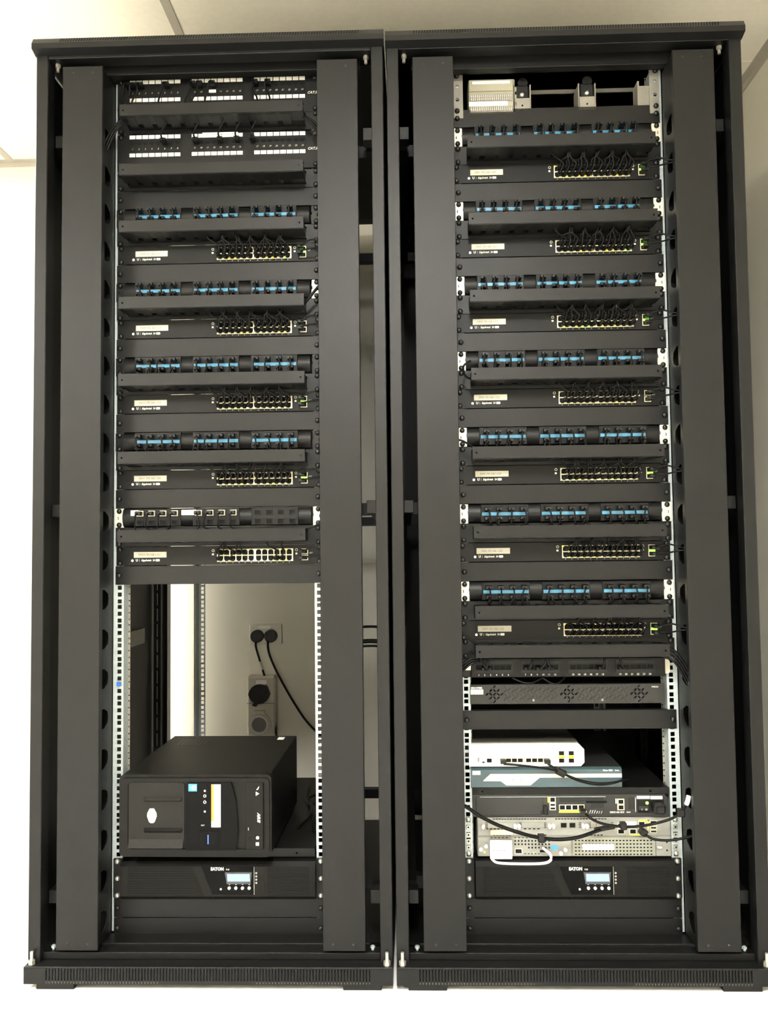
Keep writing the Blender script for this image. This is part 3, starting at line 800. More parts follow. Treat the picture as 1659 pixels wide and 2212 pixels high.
lb = part('name_plate', MB().box(-.2225, -.1940, -.0048, -.004, .0210, .0320), M_white, t)
text('CISCO SYSTEMS', -.2222, .0352, .0055, M_white, t, -.0042, sx=.66, bold=.0001)
lb2 = part('bridge_mark', MB().prism([(-.219, .0215), (-.215, .0260), (-.211, .0215)], -.0051, -.0048).prism([(-.204, .0215), (-.200, .0260), (-.196, .0215)], -.0051, -.0048), M_grey, lb)
text('PWR2324', .1870, .0355, .0045, M_print, t, -.0042, sx=.8)
blank('right', 6.42, 'black blanking panel between the vented power shelf and the open bay, right rack')
blank('right', 38.02, 'topmost black blanking panel, under the ivory terminal block in the right rack')
# the generic loop already placed one at slot 38: remove the duplicate
for o in [o for o in COL.objects if o.get('label', '').startswith('black blanking panel just above the patch panel of switch SW1,')]:
    for c in list(o.children): bpy.data.objects.remove(c)
    bpy.data.objects.remove(o)

# shelf of the right rack
def shelf(side, zt, zb, label, depth=.62, hole=True):
    t = thing('rack_shelf', label, 'shelf', (RX[side], 0, zb))
    part('tray', MB().box(-.2215, .2185, -.001, depth, zt - zb - .002, zt - zb), M_blk2, t)
    part('front_lip', plate(rect(-.2225, .2195, 0, zt - zb), [circ(-.200, (zt - zb) * .45, .0022), circ(.178, (zt - zb) * .45, .0022)], -.0035, -.0018, M_blk2), None, t)
    for s in (-1, 1): part('side_flange', MB().box(s * .2185, s * .2200, .036, depth, 0, zt - zb), M_blk2, t)
    return t
shelf('right', U(3.49), U(3.17), 'black rack shelf holding the white switch and the teal router, right rack')
shelf('left', .2610, .2425, 'black rack shelf under the desktop computer, left rack')

# teal router
ZT = U(3.49)
t = thing('router', 'teal router with pale angular band, lying under the white switch', 'router', (XRk - .0560, 0, ZT))
hw, hh = .1690, .0465
part('body', MB().prism([(-.006, .001), (-.012, .004), (-.012, hh - .004), (-.006, hh), (.24, hh), (.24, .001)], -hw, hw, 'x'), M_teal, t)
part('top_cover', MB().box(-hw + .002, hw - .002, -.004, .24, hh, hh + .0008), M_asa, t)
band = [(-.142, .0190), (-.126, .0335), (hw - .0002, .0335), (hw - .0002, .0250), (-.0120, .0250), (-.0150, .0250), (-.0360, .0080), (-.0900, .0080), (-.1030, .0175), (-.1420, .0175)]
part('band', MB().prism(band, -.0135, -.0120), M_tan, t)
part('badge', MB().box(-.1660, -.1480, -.0130, -.0120, .0315, .0405), mat('silver_badge', (.5, .5, .47), .4, metal=.3), t)
text('Cisco 1800', hw - .0420, .0405, .0055, M_print, t, -.0122, sx=.85, bold=.0001); text('Series', hw - .0150, .0405, .0045, M_print, t, -.0122, sx=.8)
for x in (-.0745, -.0565):
    part('status_led', MB().box(x - .0020, x + .0020, -.0142, -.0134, .0140, .0165), M_green, t)
    part('status_led', MB().box(x - .0020, x + .0020, -.0140, -.0134, .0200, .0220), M_sticblue, t)
# white switch
t = thing('compact_switch', 'small white network switch with eight ports, on top of the teal router', 'network switch', (XRk - .1000, 0, ZT + .0480))
x0, x1 = -.1290, .1305
front = [(x0, .0015), (x1 - .008, .0015), (x1, .0095), (x1, .0390), (x1 - .012, .0510), (x0, .0510)]
part('body', MB().prism(front, -.010, .21), M_wplas, t)
part('top_cover', MB().box(x0, x1 - .012, .004, .20, .0510, .0535), mat('dark_top_cover', (.04, .038, .034), .5), t)
ME_wp = port_mesh(.0128, .0100, .0012, .0008, M_port)
part('port_surround', MB().box(-.0610, .0560, -.0112, -.0100, .0100, .0210), mat('khaki_port_strip', (.35, .33, .25), .5), t)  # one even khaki tone around the ports
for i in range(4):
    link('port', ME_wp, t, (-.0535 + i * .0133, -.0112, .0155)); link('port', ME_wp, t, (.0050 + i * .0133, -.0112, .0155))
for x in (.0790, .1010):
    o = part('port_pair', MB().box(x - .0075, x + .0075, -.0118, -.0100, .0085, .0370), M_white, t)
    link('port', port_mesh(.0135, .0110, .0010, .0008, M_white), o, (x, -.0118, .0310)); link('port', port_mesh(.0135, .0110, .0010, .0008, M_white), o, (x, -.0118, .0145))
    part('latch', MB().box(x - .0068, x + .0068, -.0135, -.0118, .0195, .0262, .0005), M_yellow, o)
part('usb_port', MB().box(-.1100, -.1060, -.0106, -.0100, .0120, .0215), M_isodark, t)
part('usb_port', MB().box(-.0995, -.0940, -.0106, -.0100, .0095, .0125), M_hole, t)
link('port', port_mesh(.0125, .0105, .0012, .0008, M_wplas), t, (-.0835, -.0100, .0150))
t = loose('thin black cable pair running from white switch ports to the right over teal router',
          [(XRk - .1535, -.030, ZT + .060), (XRk - .120, -.032, ZT + .0575), (XRk - .060, -.032, ZT + .0500), (XRk - .0270, -.032, ZT + .0410), (XRk + .010, -.032, ZT + .0240), (XRk + .050, -.030, ZT + .0140), (XRk + .082, -.026, ZT + .0140), (XRk + .112, -.020, ZT + .0200), (XRk + .130, .01, ZT + .012)],
          .0026, [((XRk - .1535, -.0100, ZT + .0635), None)], name='network_cable', cat='cable')
t2 = loose('short black cable dropping from rightmost port of the white switch', [(XRk - .0550, -.030, ZT + .060), (XRk - .042, -.034, ZT + .052), (XRk - .0260, -.034, ZT + .0420), (XRk + .006, -.034, ZT + .0275), (XRk + .046, -.033, ZT + .0180), (XRk + .086, -.028, ZT + .0170), (XRk + .126, -.014, ZT + .0210)],
           .0026, [((XRk - .0550, -.0100, ZT + .0635), None)], name='network_cable', cat='cable')
part('cable_tie', MB().cyl((0, 0), .0085, -.010, .010, 'x', 10), M_dark, t, (.1270, -.002, -.0185), rot=(0, .5, 0))

# firewall
t = thing('firewall_appliance', 'black firewall appliance with yellow-marked ports and rocker switch, right rack', 'firewall', (XRk, 0, U(2.05)))
part('chassis', MB().prism([(-.2225, 0), (.2160, 0), (.2160, .0420), (.2080, .0490), (-.2225, .0490)], -.004, .32), M_asa, t)
part('drive_bay_cover', MB().box(-.2150, -.0640, -.0060, -.004, .0035, .0445, .0010), M_asa, t)
part('trim_line', MB().box(-.2060, .0770, -.0066, -.0055, .0440, .0450), M_galv, t)
part('ejector', MB().box(-.0635, -.0530, -.0090, -.004, .0040, .0260, .0020), M_dark, t)
part('screw', MB().dome((-.0665, .0100), .0035, -.006, .003), M_screw, t)
def perf(x0, x1, z0, z1, p=.0030):
    mb = MB(); x = x0
    while x < x1:
        z = z0
        while z < z1: mb.box(x, x + .0016, -.0043, -.0040, z, z + .0016); z += p
        x += p
    return mb
part('vent_holes', perf(-.0260, .0720, .0330, .0440), M_hole, t, kind='stuff')
part('vent_holes', perf(.0440, .0740, .0200, .0290), M_hole, t, kind='stuff')
part('vent_holes', perf(.1290, .1420, .0160, .0430), M_hole, t, kind='stuff')
ME_tanp = port_mesh(.0140, .0125, .0018, .0012, M_port)
stk = part('port_stack', MB().box(-.0490, -.0350, -.0052, -.004, .0145, .0440), M_port, t)
for z in (.0380, .0265, .0185): link('port', port_mesh(.0120, .0062 if z < .03 else .0110, .0012, .0008, M_port), stk, (-.0420, -.0052, z))
for i in range(4): link('port', ME_tanp, t, (-.0205 + i * .0142, -.004, .0205))
part('yellow_strip', MB().box(-.0280, .0340, -.0046, -.004, .0085, .0125), M_yellow, t)
part('yellow_strip', MB().box(-.0530, -.0500, -.0046, -.004, .0310, .0430), M_yellow, t)
part('card_slot', MB().box(.0330, .0800, -.0050, -.004, .0300, .0350, .0005), M_hole, t)
stk = part('port_stack', MB().box(.1030, .1190, -.0052, -.004, .0140, .0395), mat('salmon_port_shell', (.52, .36, .24), .5), t)
for z in (.0330, .0205): link('port', port_mesh(.0125, .0105, .0012, .0008, M_port), stk, (.1110, -.0052, z))
part('cyan_strip', MB().box(.0990, .1020, -.0046, -.004, .0285, .0395), mat('pale_cyan_print', (.35, .52, .55), .5), t)
text('CISCO ASA 5510', .0860, .0092, .0052, M_print, t, -.0042, sx=.85, bold=.0001); text('SERIES', .1230, .0092, .0040, M_print, t, -.0042, sx=.85)
for i in range(6): part('slash_mark', MB().prism([(.0400 + i * .0052, .0065), (.0407 + i * .0052, .0065), (.0432 + i * .0052 + (.001 if i < 4 else 0), .0065 + (.0075 if i < 3 else .0055)), (.0425 + i * .0052, .0065 + (.0075 if i < 3 else .0055))], -.0044, -.004), M_print, t)
part('warning_text_strip', MB().box(.1435, .1446, -.0044, -.004, .0100, .0420), M_print, t)
part('power_inlet_panel', MB().box(.1480, .2070, -.0052, -.004, .0080, .0370, .001), M_sw, t)
part('power_label', MB().box(.1470, .1760, -.0048, -.004, .0390, .0455, .0004), M_white, t); text('POWER', .1540, .0425, .0042, M_ink, t, -.0050)
part('power_label', MB().box(.1775, .2045, -.0048, -.004, .0380, .0450, .0004), M_white, t); text('SERVER 1', .1825, .0414, .0042, M_ink, t, -.0050, sx=.8)
rk = part('rocker_switch', MB().prism([(-.0052, .0100), (-.0095, .0150), (-.0065, .0240), (-.0052, .0240)], .1510, .1720, 'x'), M_dark, t)
text('I', .1560, .0165, .006, M_print, rk, -.0098); text('O', .1640, .0165, .006, M_print, rk, -.0098)
part('status_led', MB().dome((.1695, .0300), .0036, -.0052, .002), M_green, t)
part('power_plug', MB().box(.1790, .2050, -.030, -.0052, .0110, .0330, .004).box(.1840, .2010, -.036, -.030, .0140, .0300, .002), M_dark, t)

# steel router
t = thing('modular_router', 'pale steel modular router with many slots, above the lowest power unit, right rack', 'router', (XRk, 0, U(0.06)))
part('chassis', MB().box(-.2130, .2210, -.004, .36, 0, .0865, .0015), M_steel, t)
up = part('upper_module', MB().box(-.2120, .2200, -.0062, -.004, .0465, .0860, .0010), M_steel, t)
lo = part('lower_module', MB().box(-.2120, -.0020, -.0068, -.004, .0010, .0440, .0010), M_steel, t)
lo2 = part('lower_module', MB().box(0.0, .1860, -.0068, -.004, .0010, .0440, .0010), mat('greenish_blanking_steel', (.18, .185, .15), .4, metal=.2, var=.06), t)
part('side_bracket', MB().box(.1870, .2205, -.0060, -.004, .0010, .0440, .003), M_steel, t)
def hrow(x0, x1, z, n, w_=.0052, h_=.0022):
    mb = MB()
    for i in range(n):
        x = x0 + (x1 - x0) * i / max(1, n - 1); mb.box(x - w_ / 2, x + w_ / 2, -.0003, 0, z - h_ / 2, z + h_ / 2)
    return mb
vs_ = MB()
for args in ((-.175, -.060, .0838, 19), (-.035, .075, .0838, 17), (-.190, -.140, .0620, 7), (-.105, -.075, .0620, 4), (-.175, -.140, .0480, 6), (-.105, -.060, .0480, 7), (.028, .066, .0480, 6)):
    h = hrow(*args); vs_.add([(a, b - .0063, c) for a, b, c in h.v], h.f)
for z in (.0640, .0675, .0710, .0745):
    for x in (-.192, -.116, -.060, .018, .043, .090): vs_.box(x - .0026, x + .0026, -.0066, -.0062, z, z + .0014)
part('vent_slots', vs_, M_hole, t, kind='stuff')
for (a, b) in ((-.1890, -.1180), (-.1130, -.0620)):
    part('blank_slot_cover', MB().box(a, b, -.0075, -.0062, .0640, .0765, .0006), M_steel, t)
for i, x in enumerate((-.2000, -.1275, -.1190, -.0505, -.0420, .0250, .0330)):
    part('thumb_screw', MB().cyl((x, .0700), .0040, -.0150, -.0062, 'y', 10).cyl((x, .0660), .0030, -.0130, -.0062, 'y', 8), M_wplas, t)
part('connector', MB().box(-.1850, -.1330, -.0140, -.0062, .0500, .0610, .0015), mat('tan_connector', (.50, .43, .32), .5), t)
for x in (-.0185, .0010): link('port', port_mesh(.0150, .0125, .0015, .0010, M_steel), t, (x, -.0062, .0700))
for x in (.0480, .0620): part('slot_card', MB().box(x - .006, x + .006, -.0080, -.0062, .0650, .0760, .0008), M_zinc, t)
for x, z, mm in ((.1095, .0690, M_port), (.1095, .0560, M_port), (.1360, .0560, M_port), (.1560, .0725, M_port), (.1820, .0745, M_port)):
    link('port', port_mesh(.0150, .0115, .0015, .0010, mm), t, (x, -.0062, z))
for z in (.0640, .0560): link('usb_port', port_mesh(.0140, .0060, .0015, .0009, M_port), t, (.1820, -.0062, z))
part('blank_cover', MB().box(.1195, .1440, -.0070, -.0062, .0640, .0780, .0006), M_wplas, t)
part('yellow_strip', MB().box(.1290, .1540, -.0068, -.0062, .0475, .0505), M_yellow, t)
part('yellow_strip', MB().box(.1500, .1720, -.0068, -.0062, .0785, .0815).box(.1690, .1720, -.0068, -.0062, .0600, .0815), M_yellow, t)
# lower modules
vs_ = MB()
for z in (.0418,):
    for i in range(5): vs_.box(-.1835 + i * .0086, -.1790 + i * .0086, -.0072, -.0068, z, z + .0015)
    for i in range(14): vs_.box(-.130 + i * .0086, -.1255 + i * .0086, -.0072, -.0068, z, z + .0015)
for r_, z in enumerate((.0355, .0280, .0205)):
    for i in range(11):
        if r_ == 2 and i < 4: continue
        x = -.1280 + i * .0076; vs_.prism(circ(x, z, .0021, 8), -.0071, -.0068)
for i in range(5): vs_.box(-.1080 + i * .0076, -.1038 + i * .0076, -.0072, -.0068, .0062, .0077)
for r_ in range(5):
    for i in range(23):
        x = .0075 + i * .00765; z = .0055 + r_ * .0076
        if r_ == 2 and 3 <= i <= 11: continue
        vs_.prism([(x - .0024, z), (x - .0015, z + .0014), (x + .0015, z + .0014), (x + .0024, z), (x + .0015, z - .0014), (x - .0015, z - .0014)], -.0071, -.0068)
part('vent_slots', vs_, M_hole, t, kind='stuff')
link('port', port_mesh(.0165, .0120, .0018, .0012, M_port), t, (-.1210, -.0068, .0130))
part('usb_port', MB().box(-.0730, -.0605, -.0080, -.0068, .0105, .0150), M_hole, t); part('usb_port', MB().box(-.0725, -.0610, -.0080, -.0068, .0045, .0080), M_isodark, t)
part('blue_tag', MB().box(-.0485, -.0320, -.0076, -.0068, .0165, .0250), M_sticblue, t)
lbp = part('name_label', MB().box(.0220, .0930, -.0076, -.0068, .0150, .0285, .0004), M_wplas, t)
text('PHONE SYSTEM', .0330, .0215, .0062, M_ink, lbp, -.0079, sx=.8)
for x, z in ((-.2060, .0190), (-.1945, .0260), (-.0170, .0180), (-.0270, .0100)):
    part('thumb_screw', MB().cyl((x, z), .0042, -.0160, -.0068, 'y', 10, r1=.0034), M_wplas, t)
part('thumb_screw', MB().box(.1890, .1990, -.014, -.0060, .0200, .0240, .001), M_wplas, t)
for z in (.014, .032): part('hole', MB().cyl((.2110, z), .0022, -.0063, -.0058, 'y', 8), M_hole, t)
part('status_led', MB().dome((-.1975, .0110), .0022, -.0068, .001), M_green, t); part('status_led', MB().dome((-.0870, .0085), .0014, -.0068, .001), M_green, t)
for sx_ in (-1, 1):
    for z_ in (.0820, .0065): link('screw', ME_chrome, t, (sx_ * .2326, -.0005, z_))
    for z_ in (.0640, .0470, .0330, .0190): part('cage_nut', MB().box(sx_ * .2326 - .0045, sx_ * .2326 + .0045, -.0015, .002, z_ - .0045, z_ + .0045, .0008).mi(1).cyl((sx_ * .2326, z_), .0022, -.0015, -.0018, 'y', 8), [M_zinc, M_hole], t)
# white adhesive bracket hanging on the lower module
t2 = thing('name_tag', 'white plastic asset tag with looped strap hanging on the pale steel router', 'tag', (XRk - .1600, -.010, U(0.06)))
part('card', MB().box(-.0260, .0240, -.0075, -.0005, -.002, .0395, .0015), M_wplas, t2)
for i in range(4): part('print_mark', MB().box(-.0190 + i * .0078, -.0150 + i * .0078, -.0079, -.0075, .0165, .0185), M_isodark, t2)
part('barcode', MB().box(-.0140, .0130, -.0079, -.0075, .0290, .0315), M_iso, t2)
part('strap', MB().tube([(-.0230, -.004, .006), (-.0200, -.008, -.003), (-.006, -.012, -.0085), (.040, -.014, -.0095), (.0900, -.014, -.0085), (.1080, -.012, -.002), (.1080, -.009, .010), (.0960, -.006, .020), (.0930, -.002, .022)], .0032, 8, 5), M_wplas, t2, smooth=True)

# cables across the routers
t = loose('thick black cable sagging from the left rail across the pale steel router',
          [(XRk - .2600, -.060, U(3.12)), (XRk - .2380, -.055, U(2.86)), (XRk - .2100, -.050, U(2.40)), (XRk - .1700, -.048, U(1.93)), (XRk - .1250, -.046, U(1.56)), (XRk - .0850, -.045, U(1.32)), (XRk - .0400, -.044, U(1.20)), (XRk + .0050, -.042, U(1.28)), (XRk + .0450, -.034, U(1.50)), (XRk + .0700, -.022, U(1.60))],
          .0042, name='network_cable', cat='cable')
part('connector', MB().box(-.012, .034, -.006, .006, -.0045, .0045, .002), M_dark, t, (.3180, .035, U(1.57) - U(3.12)), rot=(0, -.18, 0))
part('cable_tie', MB().box(-.0075, .0075, -.0075, .0075, -.0085, .0085, .0015), M_dark, t, (.1850, .0150, U(1.27) - U(3.12)))
t = loose('black cable looping from the firewall port to the right side opening',
          [(XRk + .0270, -.012, U(2.35)), (XRk + .0330, -.034, U(2.22)), (XRk + .0560, -.040, U(1.98)), (XRk + .0900, -.042, U(1.83)), (XRk + .1300, -.044, U(1.82)), (XRk + .1750, -.046, U(1.98)), (XRk + .2150, -.050, U(2.30)), (XRk + .2340, -.055, U(2.72)), (XRk + .2420, -.058, U(3.10))],
          .0030, [((XRk + .0220, -.0060, U(2.42)), None)], name='network_cable', cat='cable')
part('sleeve', MB().tube([(.2140, -.045, U(2.98) - U(2.35)), (.2165, -.0470, U(3.15) - U(2.35)), (.2190, -.048, U(3.42) - U(2.35))], .0052, 8, 4), M_white, t, smooth=True, label='white paper cable marker')
part('cable_tie', MB().box(-.0085, .0085, -.008, .008, -.0085, .0085, .002), M_dark, t, (.2020, -.039, U(2.55) - U(2.35)))
part('cable_tie', MB().box(-.0070, .0070, -.008, .008, -.0080, .0080, .002), M_dark, t, (.0790, -.031, U(1.86) - U(2.35)))
t = loose('black cable from the upper router port to the right side opening',
          [(XRk + .1600, -.024, U(1.26)), (XRk + .1750, -.034, U(1.13)), (XRk + .2050, -.040, U(1.12)), (XRk + .2350, -.048, U(1.28)), (XRk + .2550, -.060, U(1.50))],
          .0030, name='network_cable', cat='cable')
part('plug', MB().box(-.008, .008, -.006, .014, -.0065, .0085, .002), M_dark, t, (-.004, .006, .003), rot=(0, .5, 0))

# ------------------------------------------------------------------ UPS units
def ups_proto():
    t = thing('ups_unit', '', 'power supply')
    part('chassis', MB().box(-.2195, .2225, .002, .42, .001, .0880), M_ups, t)
    part('bezel', MB().prism([(.002, .0010), (-.022, .0040), (-.028, .0120), (-.028, .0780), (-.020, .0872), (.002, .0885)], -.2195, .2225, 'x'), M_ups, t)
    for s in (-1, 1):
        part('ear', MB().box(s * .2200, s * .2425, -.0060, -.0005, .0010, .0880, .001), M_dark, t)
        screws(t, (.0062, .0440, .0820), y=-.0060, me=ME_chrome, xs=(s,))
    g1 = MB(); g2 = MB()
    for i in range(13):
        z = .0120 + i * .0054
        xr = -.0440 - (.0780 - z) * .0 + (.0780 - z) * .42
        g1.box(-.2020, xr - .012, -.0296, -.0280, z, z + .0022, .0006)
        g2.box(.1150, .2080, -.0296, -.0280, z, z + .0022, .0006)
    part('grille_ribs', g1, M_ups, t, kind='stuff'); part('grille_ribs', g2, M_ups, t, kind='stuff')
    part('front_seam', MB().prism([(-.0400, .0860), (-.0385, .0860), (-.0050, .0040), (-.0065, .0040)], -.0284, -.0279), M_hole, t)
    cp = part('control_panel', MB().prism([(-.0330, .0780), (.0850, .0780), (.0850, .0170), (-.0080, .0170), (-.0240, .0520)], -.0292, -.0280), M_gloss, t)
    part('side_display', MB().box(.0850, .1080, -.0290, -.0280, .0170, .0780), M_ups, t)
    part('divider_line', MB().box(.0848, .0852, -.0296, -.0290, .0170, .0780), M_print, cp)
    part('screen_frame', MB().prism([(.0190, .0660), (.0800, .0660), (.0770, .0400), (.0230, .0400)], -.0300, -.0292), mat('dark_screen_frame', (.02, .02, .03), .25), cp)
    part('screen', MB().prism([(.0240, .0625), (.0750, .0625), (.0760, .0460), (.0250, .0460)], -.0306, -.0300), M_lcd, cp, label='lit pale blue display')
    for i, x in enumerate((.0290, .0440, .0590, .0740)):
        part('button', MB().cyl((x, .0315), .0034, -.0315, -.0292, 'y', 14), M_white, cp)
        part('button_mark', MB().box(x - .0016, x + .0016, -.0294, -.0292, .0385, .0391), M_print, cp)
    part('button', MB().cyl((.0100, .0290), .0024, -.0305, -.0292, 'y', 12), M_iso, cp)
    text('EATON', -.0130, .0730, .0095, M_print, cp, -.0294, sx=.92, bold=.0004)
    text('9130', .0215, .0718, .0048, M_print, cp, -.0294, sx=.8)
    for i in range(4): part('indicator_icon', plate(circ(.0900, .0640 - i * .0072, .0020, 8), [circ(.0900, .0640 - i * .0072, .0012, 8)], -.0293, -.0290, M_print), None, t)
    return t
UP = ups_proto(); UP.location = (RX['left'], 0, U(-2)); UP['label'] = 'black rack power unit with lit display, under the desktop computer'; UP['group'] = 'rack power units at the bottom'
dup(UP, (RX['right'], 0, U(-2)), 'black rack power unit with lit display, under the pale steel router', 'rack power units at the bottom')
blank('left', -3, 'black blanking panel right under the left rack power unit')
blank('left', -4, 'lowest black blanking panel at the foot of the left rack')
blank('right', -3, 'black blanking panel right under the right rack power unit')
blank('right', -4, 'lowest black blanking panel at the foot of the right rack')

# ------------------------------------------------------------------ desktop computer lying on its side
t = thing('desktop_computer', 'black desktop computer lying on its side on the left rack shelf', 'computer', (-.4400, -.0600, .2628), rot=(0, 0, -.012))
hw = .1690
part('case', MB().box(-.1640, .1680, .016, .405, .0030, .1800, .0015), M_pc, t)
part('front_bezel', plate(rrect(-.1705, .1705, 0, .1800, .012, 5), [], -.004, .018, M_pc, 'front_bezel'), None, t)
part('bezel_rim', plate(rrect(-.1640, .1660, .0070, .1730, .010, 5), [rrect(-.1500, .1560, .0180, .1640, .008, 4)], -.008, -.004, M_pc), None, t)
inset = part('textured_inset', plate(rrect(-.1490, -.0235, .0190, .1630, .007, 4), [], -.0062, -.004, M_pcf), None, t)
part('ridge', MB().prism([(-.0062, .1210), (-.0125, .1250), (-.0125, .1262), (-.0062, .1325)], -.1130, -.0300, 'x'), M_pcf, inset)
part('ridge', MB().prism([(-.0062, .0530), (-.0115, .0590), (-.0115, .0600), (-.0062, .0640)], -.1130, -.0300, 'x'), M_pc, inset)
part('ridge', MB().prism([(-.0062, .0390), (-.0130, .0210), (-.0062, .0200)], -.1480, -.0260, 'x'), M_pcf, inset)
crest = [(-.1010, .1060), (-.0915, .1060), (-.0860, .0960), (-.0855, .0890), (-.0900, .0770), (-.0930, .0745), (-.0995, .0745), (-.1025, .0770), (-.1070, .0890), (-.1065, .0960)]
cr = part('emblem', MB().prism(crest, -.0068, -.0062), M_print, inset)
ccx, ccz = sum(q[0] for q in crest) / 10, sum(q[1] for q in crest) / 10
inner = lambda f: [(ccx + (q[0] - ccx) * f, ccz + (q[1] - ccz) * f) for q in crest]
part('emblem_line', plate(inner(.88), [inner(.80)], -.0071, -.0068, M_ink), None, inset)
for (ex, ez, ew, eh) in ((-.0962, .0905, .0008, .022), (-.1000, .0960, .0050, .0009), (-.0925, .0960, .0050, .0009), (-.1000, .0900, .0060, .0009), (-.0925, .0870, .0060, .0009), (-.1000, .0830, .0050, .0009), (-.0925, .0810, .0045, .0009), (-.1000, .0930, .0009, .006), (-.0925, .0905, .0009, .006)):
    part('emblem_line', MB().box(ex - ew / 2, ex + ew / 2, -.0071, -.0068, ez - eh / 2, ez + eh / 2), M_ink, inset)
glossy = part('gloss_panel', plate([(-.0190, .0170), (.0930, .0170), (.0970, .0600), (.0930, .1220), (.0820, .1640), (-.0140, .1640), (-.0200, .1560)], [], -.0110, -.0062, M_gloss), None, t)
part('cpu_sticker', MB().box(-.0130, .0060, -.0116, -.0110, .1450, .1610, .0003), M_sticblue, glossy)
part('cpu_sticker_oval', plate(circ(-.0010, .1530, .0052, 14), [circ(-.0010, .1530, .0036, 14)], -.0119, -.0116, M_print), None, glossy)
text('intel', -.0050, .1530, .0048, M_print, glossy, -.0120, align='CENTER', roll=0)
part('service_label', MB().box(.0380, .0590, -.0118, -.0110, .0670, .1600, .0003), M_white, glossy)
part('orange_band', MB().box(.0380, .0440, -.0121, -.0118, .0800, .1598), M_orange, glossy)
part('power_button', MB().box(.0110, .0560, -.0125, -.0110, .0250, .0590, .0010), M_gloss, glossy)
part('power_light', MB().box(.0300, .0322, -.0130, -.0124, .0310, .0510), M_bled, glossy, label='blue lit bar')
for z in (.1350, .1215): part('audio_jack', plate(circ(.0235, z, .0033, 12), [circ(.0235, z, .0021, 12)], -.0116, -.0110, M_print), None, glossy)
part('usb_port', MB().box(.0215, .0255, -.0113, -.0110, .1440, .1480), M_iso, glossy); part('usb_port', MB().box(.0215, .0255, -.0113, -.0110, .0990, .1030), M_iso, glossy)
text('RESET', .0150, .0710, .0040, M_iso, glossy, -.0112, sx=.8)
drive = part('optical_drive', MB().box(.1140, .1530, -.0100, -.004, .0185, .1640, .0010), M_pc, t)
text('ASUS', .1430, .0880, .0085, M_print, drive, -.0103, align='CENTER', roll=PI / 2, shear=.35, bold=.0004)
part('drive_logo', plate(circ(.1405, .0440, .0037, 10), [], -.0103, -.0100, M_print), None, drive); part('drive_logo', MB().box(.1365, .1435, -.0103, -.0100, .0270, .0340), M_print, drive)
part('drive_logo', MB().prism([(.1380, .1480), (.1420, .1530), (.1445, .1560), (.1430, .1500), (.1400, .1475)], -.0103, -.0100), M_print, drive)
part('drive_logo', MB().prism([(.1370, .1350), (.1445, .1395), (.1370, .1440)], -.0103, -.0100), M_print, drive)
part('eject_button', MB().cyl((.1225, .0430), .0030, -.0112, -.0100, 'y', 12), M_hole, drive)
part('led_mark', MB().box(.1195, .1207, -.0103, -.0100, .0600, .0660), M_print, drive)
for i, x in enumerate((-.15, .15)):
    part('foot', MB().box(x - .012, x + .012, .04, .07, -.0015, .0035), M_dark, t); part('foot', MB().box(x - .012, x + .012, .34, .37, -.0015, .0035), M_dark, t)
vg = MB()
for i in range(7): vg.box(-.128 + i * .011, -.122 + i * .011, .29, .36, .1799, .1803)
for i in range(12):
    a = 2 * PI * i / 12; vg.prism(circ(.03 + .022 * math.cos(a), .30 + .03 * math.sin(a), .004, 6), .1799, .1803, 'z')
part('vent_slots', vg, M_dark, t, kind='stuff')
part('paper_sticker', MB().box(.1230, .1400, .355, .385, .1800, .1803), M_white, t)

# clutter: cables coiled on the shelf behind the computer
for k, (pts, r_) in enumerate((([(-.235, .12, .268), (-.215, .20, .275), (-.225, .30, .270), (-.245, .36, .268), (-.250, .46, .275)], .0035),
                               ([(-.195, .10, .267), (-.205, .18, .272), (-.190, .28, .270), (-.215, .42, .272)], .003),
                               ([(-.210, .24, .290), (-.190, .30, .300), (-.205, .36, .285), (-.235, .33, .280), (-.225, .27, .275)], .003))):
    loose(['black power lead lying on the shelf along the computer side', 'thin black lead lying near the right end of the shelf', 'small coil of black lead on the shelf beside the computer'][k], pts, r_, name='power_lead', cat='cable')

# ------------------------------------------------------------------ wall fittings behind the left rack
t = thing('wall_outlet', 'double white wall outlet with two round black plugs, behind the left rack', 'wall outlet', (-.4760, YB, .6480))
part('plate', MB().box(-.0580, .0580, -.010, -.0002, -.0360, .0360, .002), M_outlet, t)
part('switch_rocker', MB().box(-.0560, -.0400, -.012, -.010, .0190, .0300, .001), M_outlet, t); part('switch_rocker', MB().box(.0370, .0530, -.012, -.010, .0190, .0300, .001), M_outlet, t)
part('label_strip', MB().box(-.0260, .0180, -.0112, -.010, .0200, .0290), M_white, t)
for k, (x, pts) in enumerate(((-.0280, [(-.0300, -.035, -.022), (-.0300, -.040, -.040), (-.0200, -.042, -.075), (-.0080, -.042, -.115), (.0100, -.044, -.175), (.0260, -.046, -.240), (.0370, -.048, -.300), (.0460, -.06, -.360)]),
                              (.0210, [(.0130, -.035, -.022), (.0130, -.040, -.042), (.0190, -.042, -.070), (.0380, -.044, -.115), (.0720, -.046, -.180), (.1080, -.050, -.240), (.1500, -.055, -.300), (.2000, -.06, -.350)]))):
    tt = thing('power_lead', ['black power lead with white tag from the left plug of the wall outlet', 'black power lead curving down to the right from the wall outlet'][k], 'power lead', (-.4760, YB, .6480), 'power leads in the wall outlet')
    part('plug', MB().cyl((x, -.0060), .0225, -.0350, -.0122, 'y', 20, r1=.0225).cyl((x, -.0060), .0180, -.0400, -.0350, 'y', 20), M_dark, tt)
    part('cable', MB().tube(pts, .0040, 8, 5), M_cable, tt, smooth=True)
    if k == 0: part('tag', MB().tube([(-.0140, -.043, -.093), (-.0060, -.043, -.122)], .0048, 8, 2), M_iso, tt, label='grey cable tag')
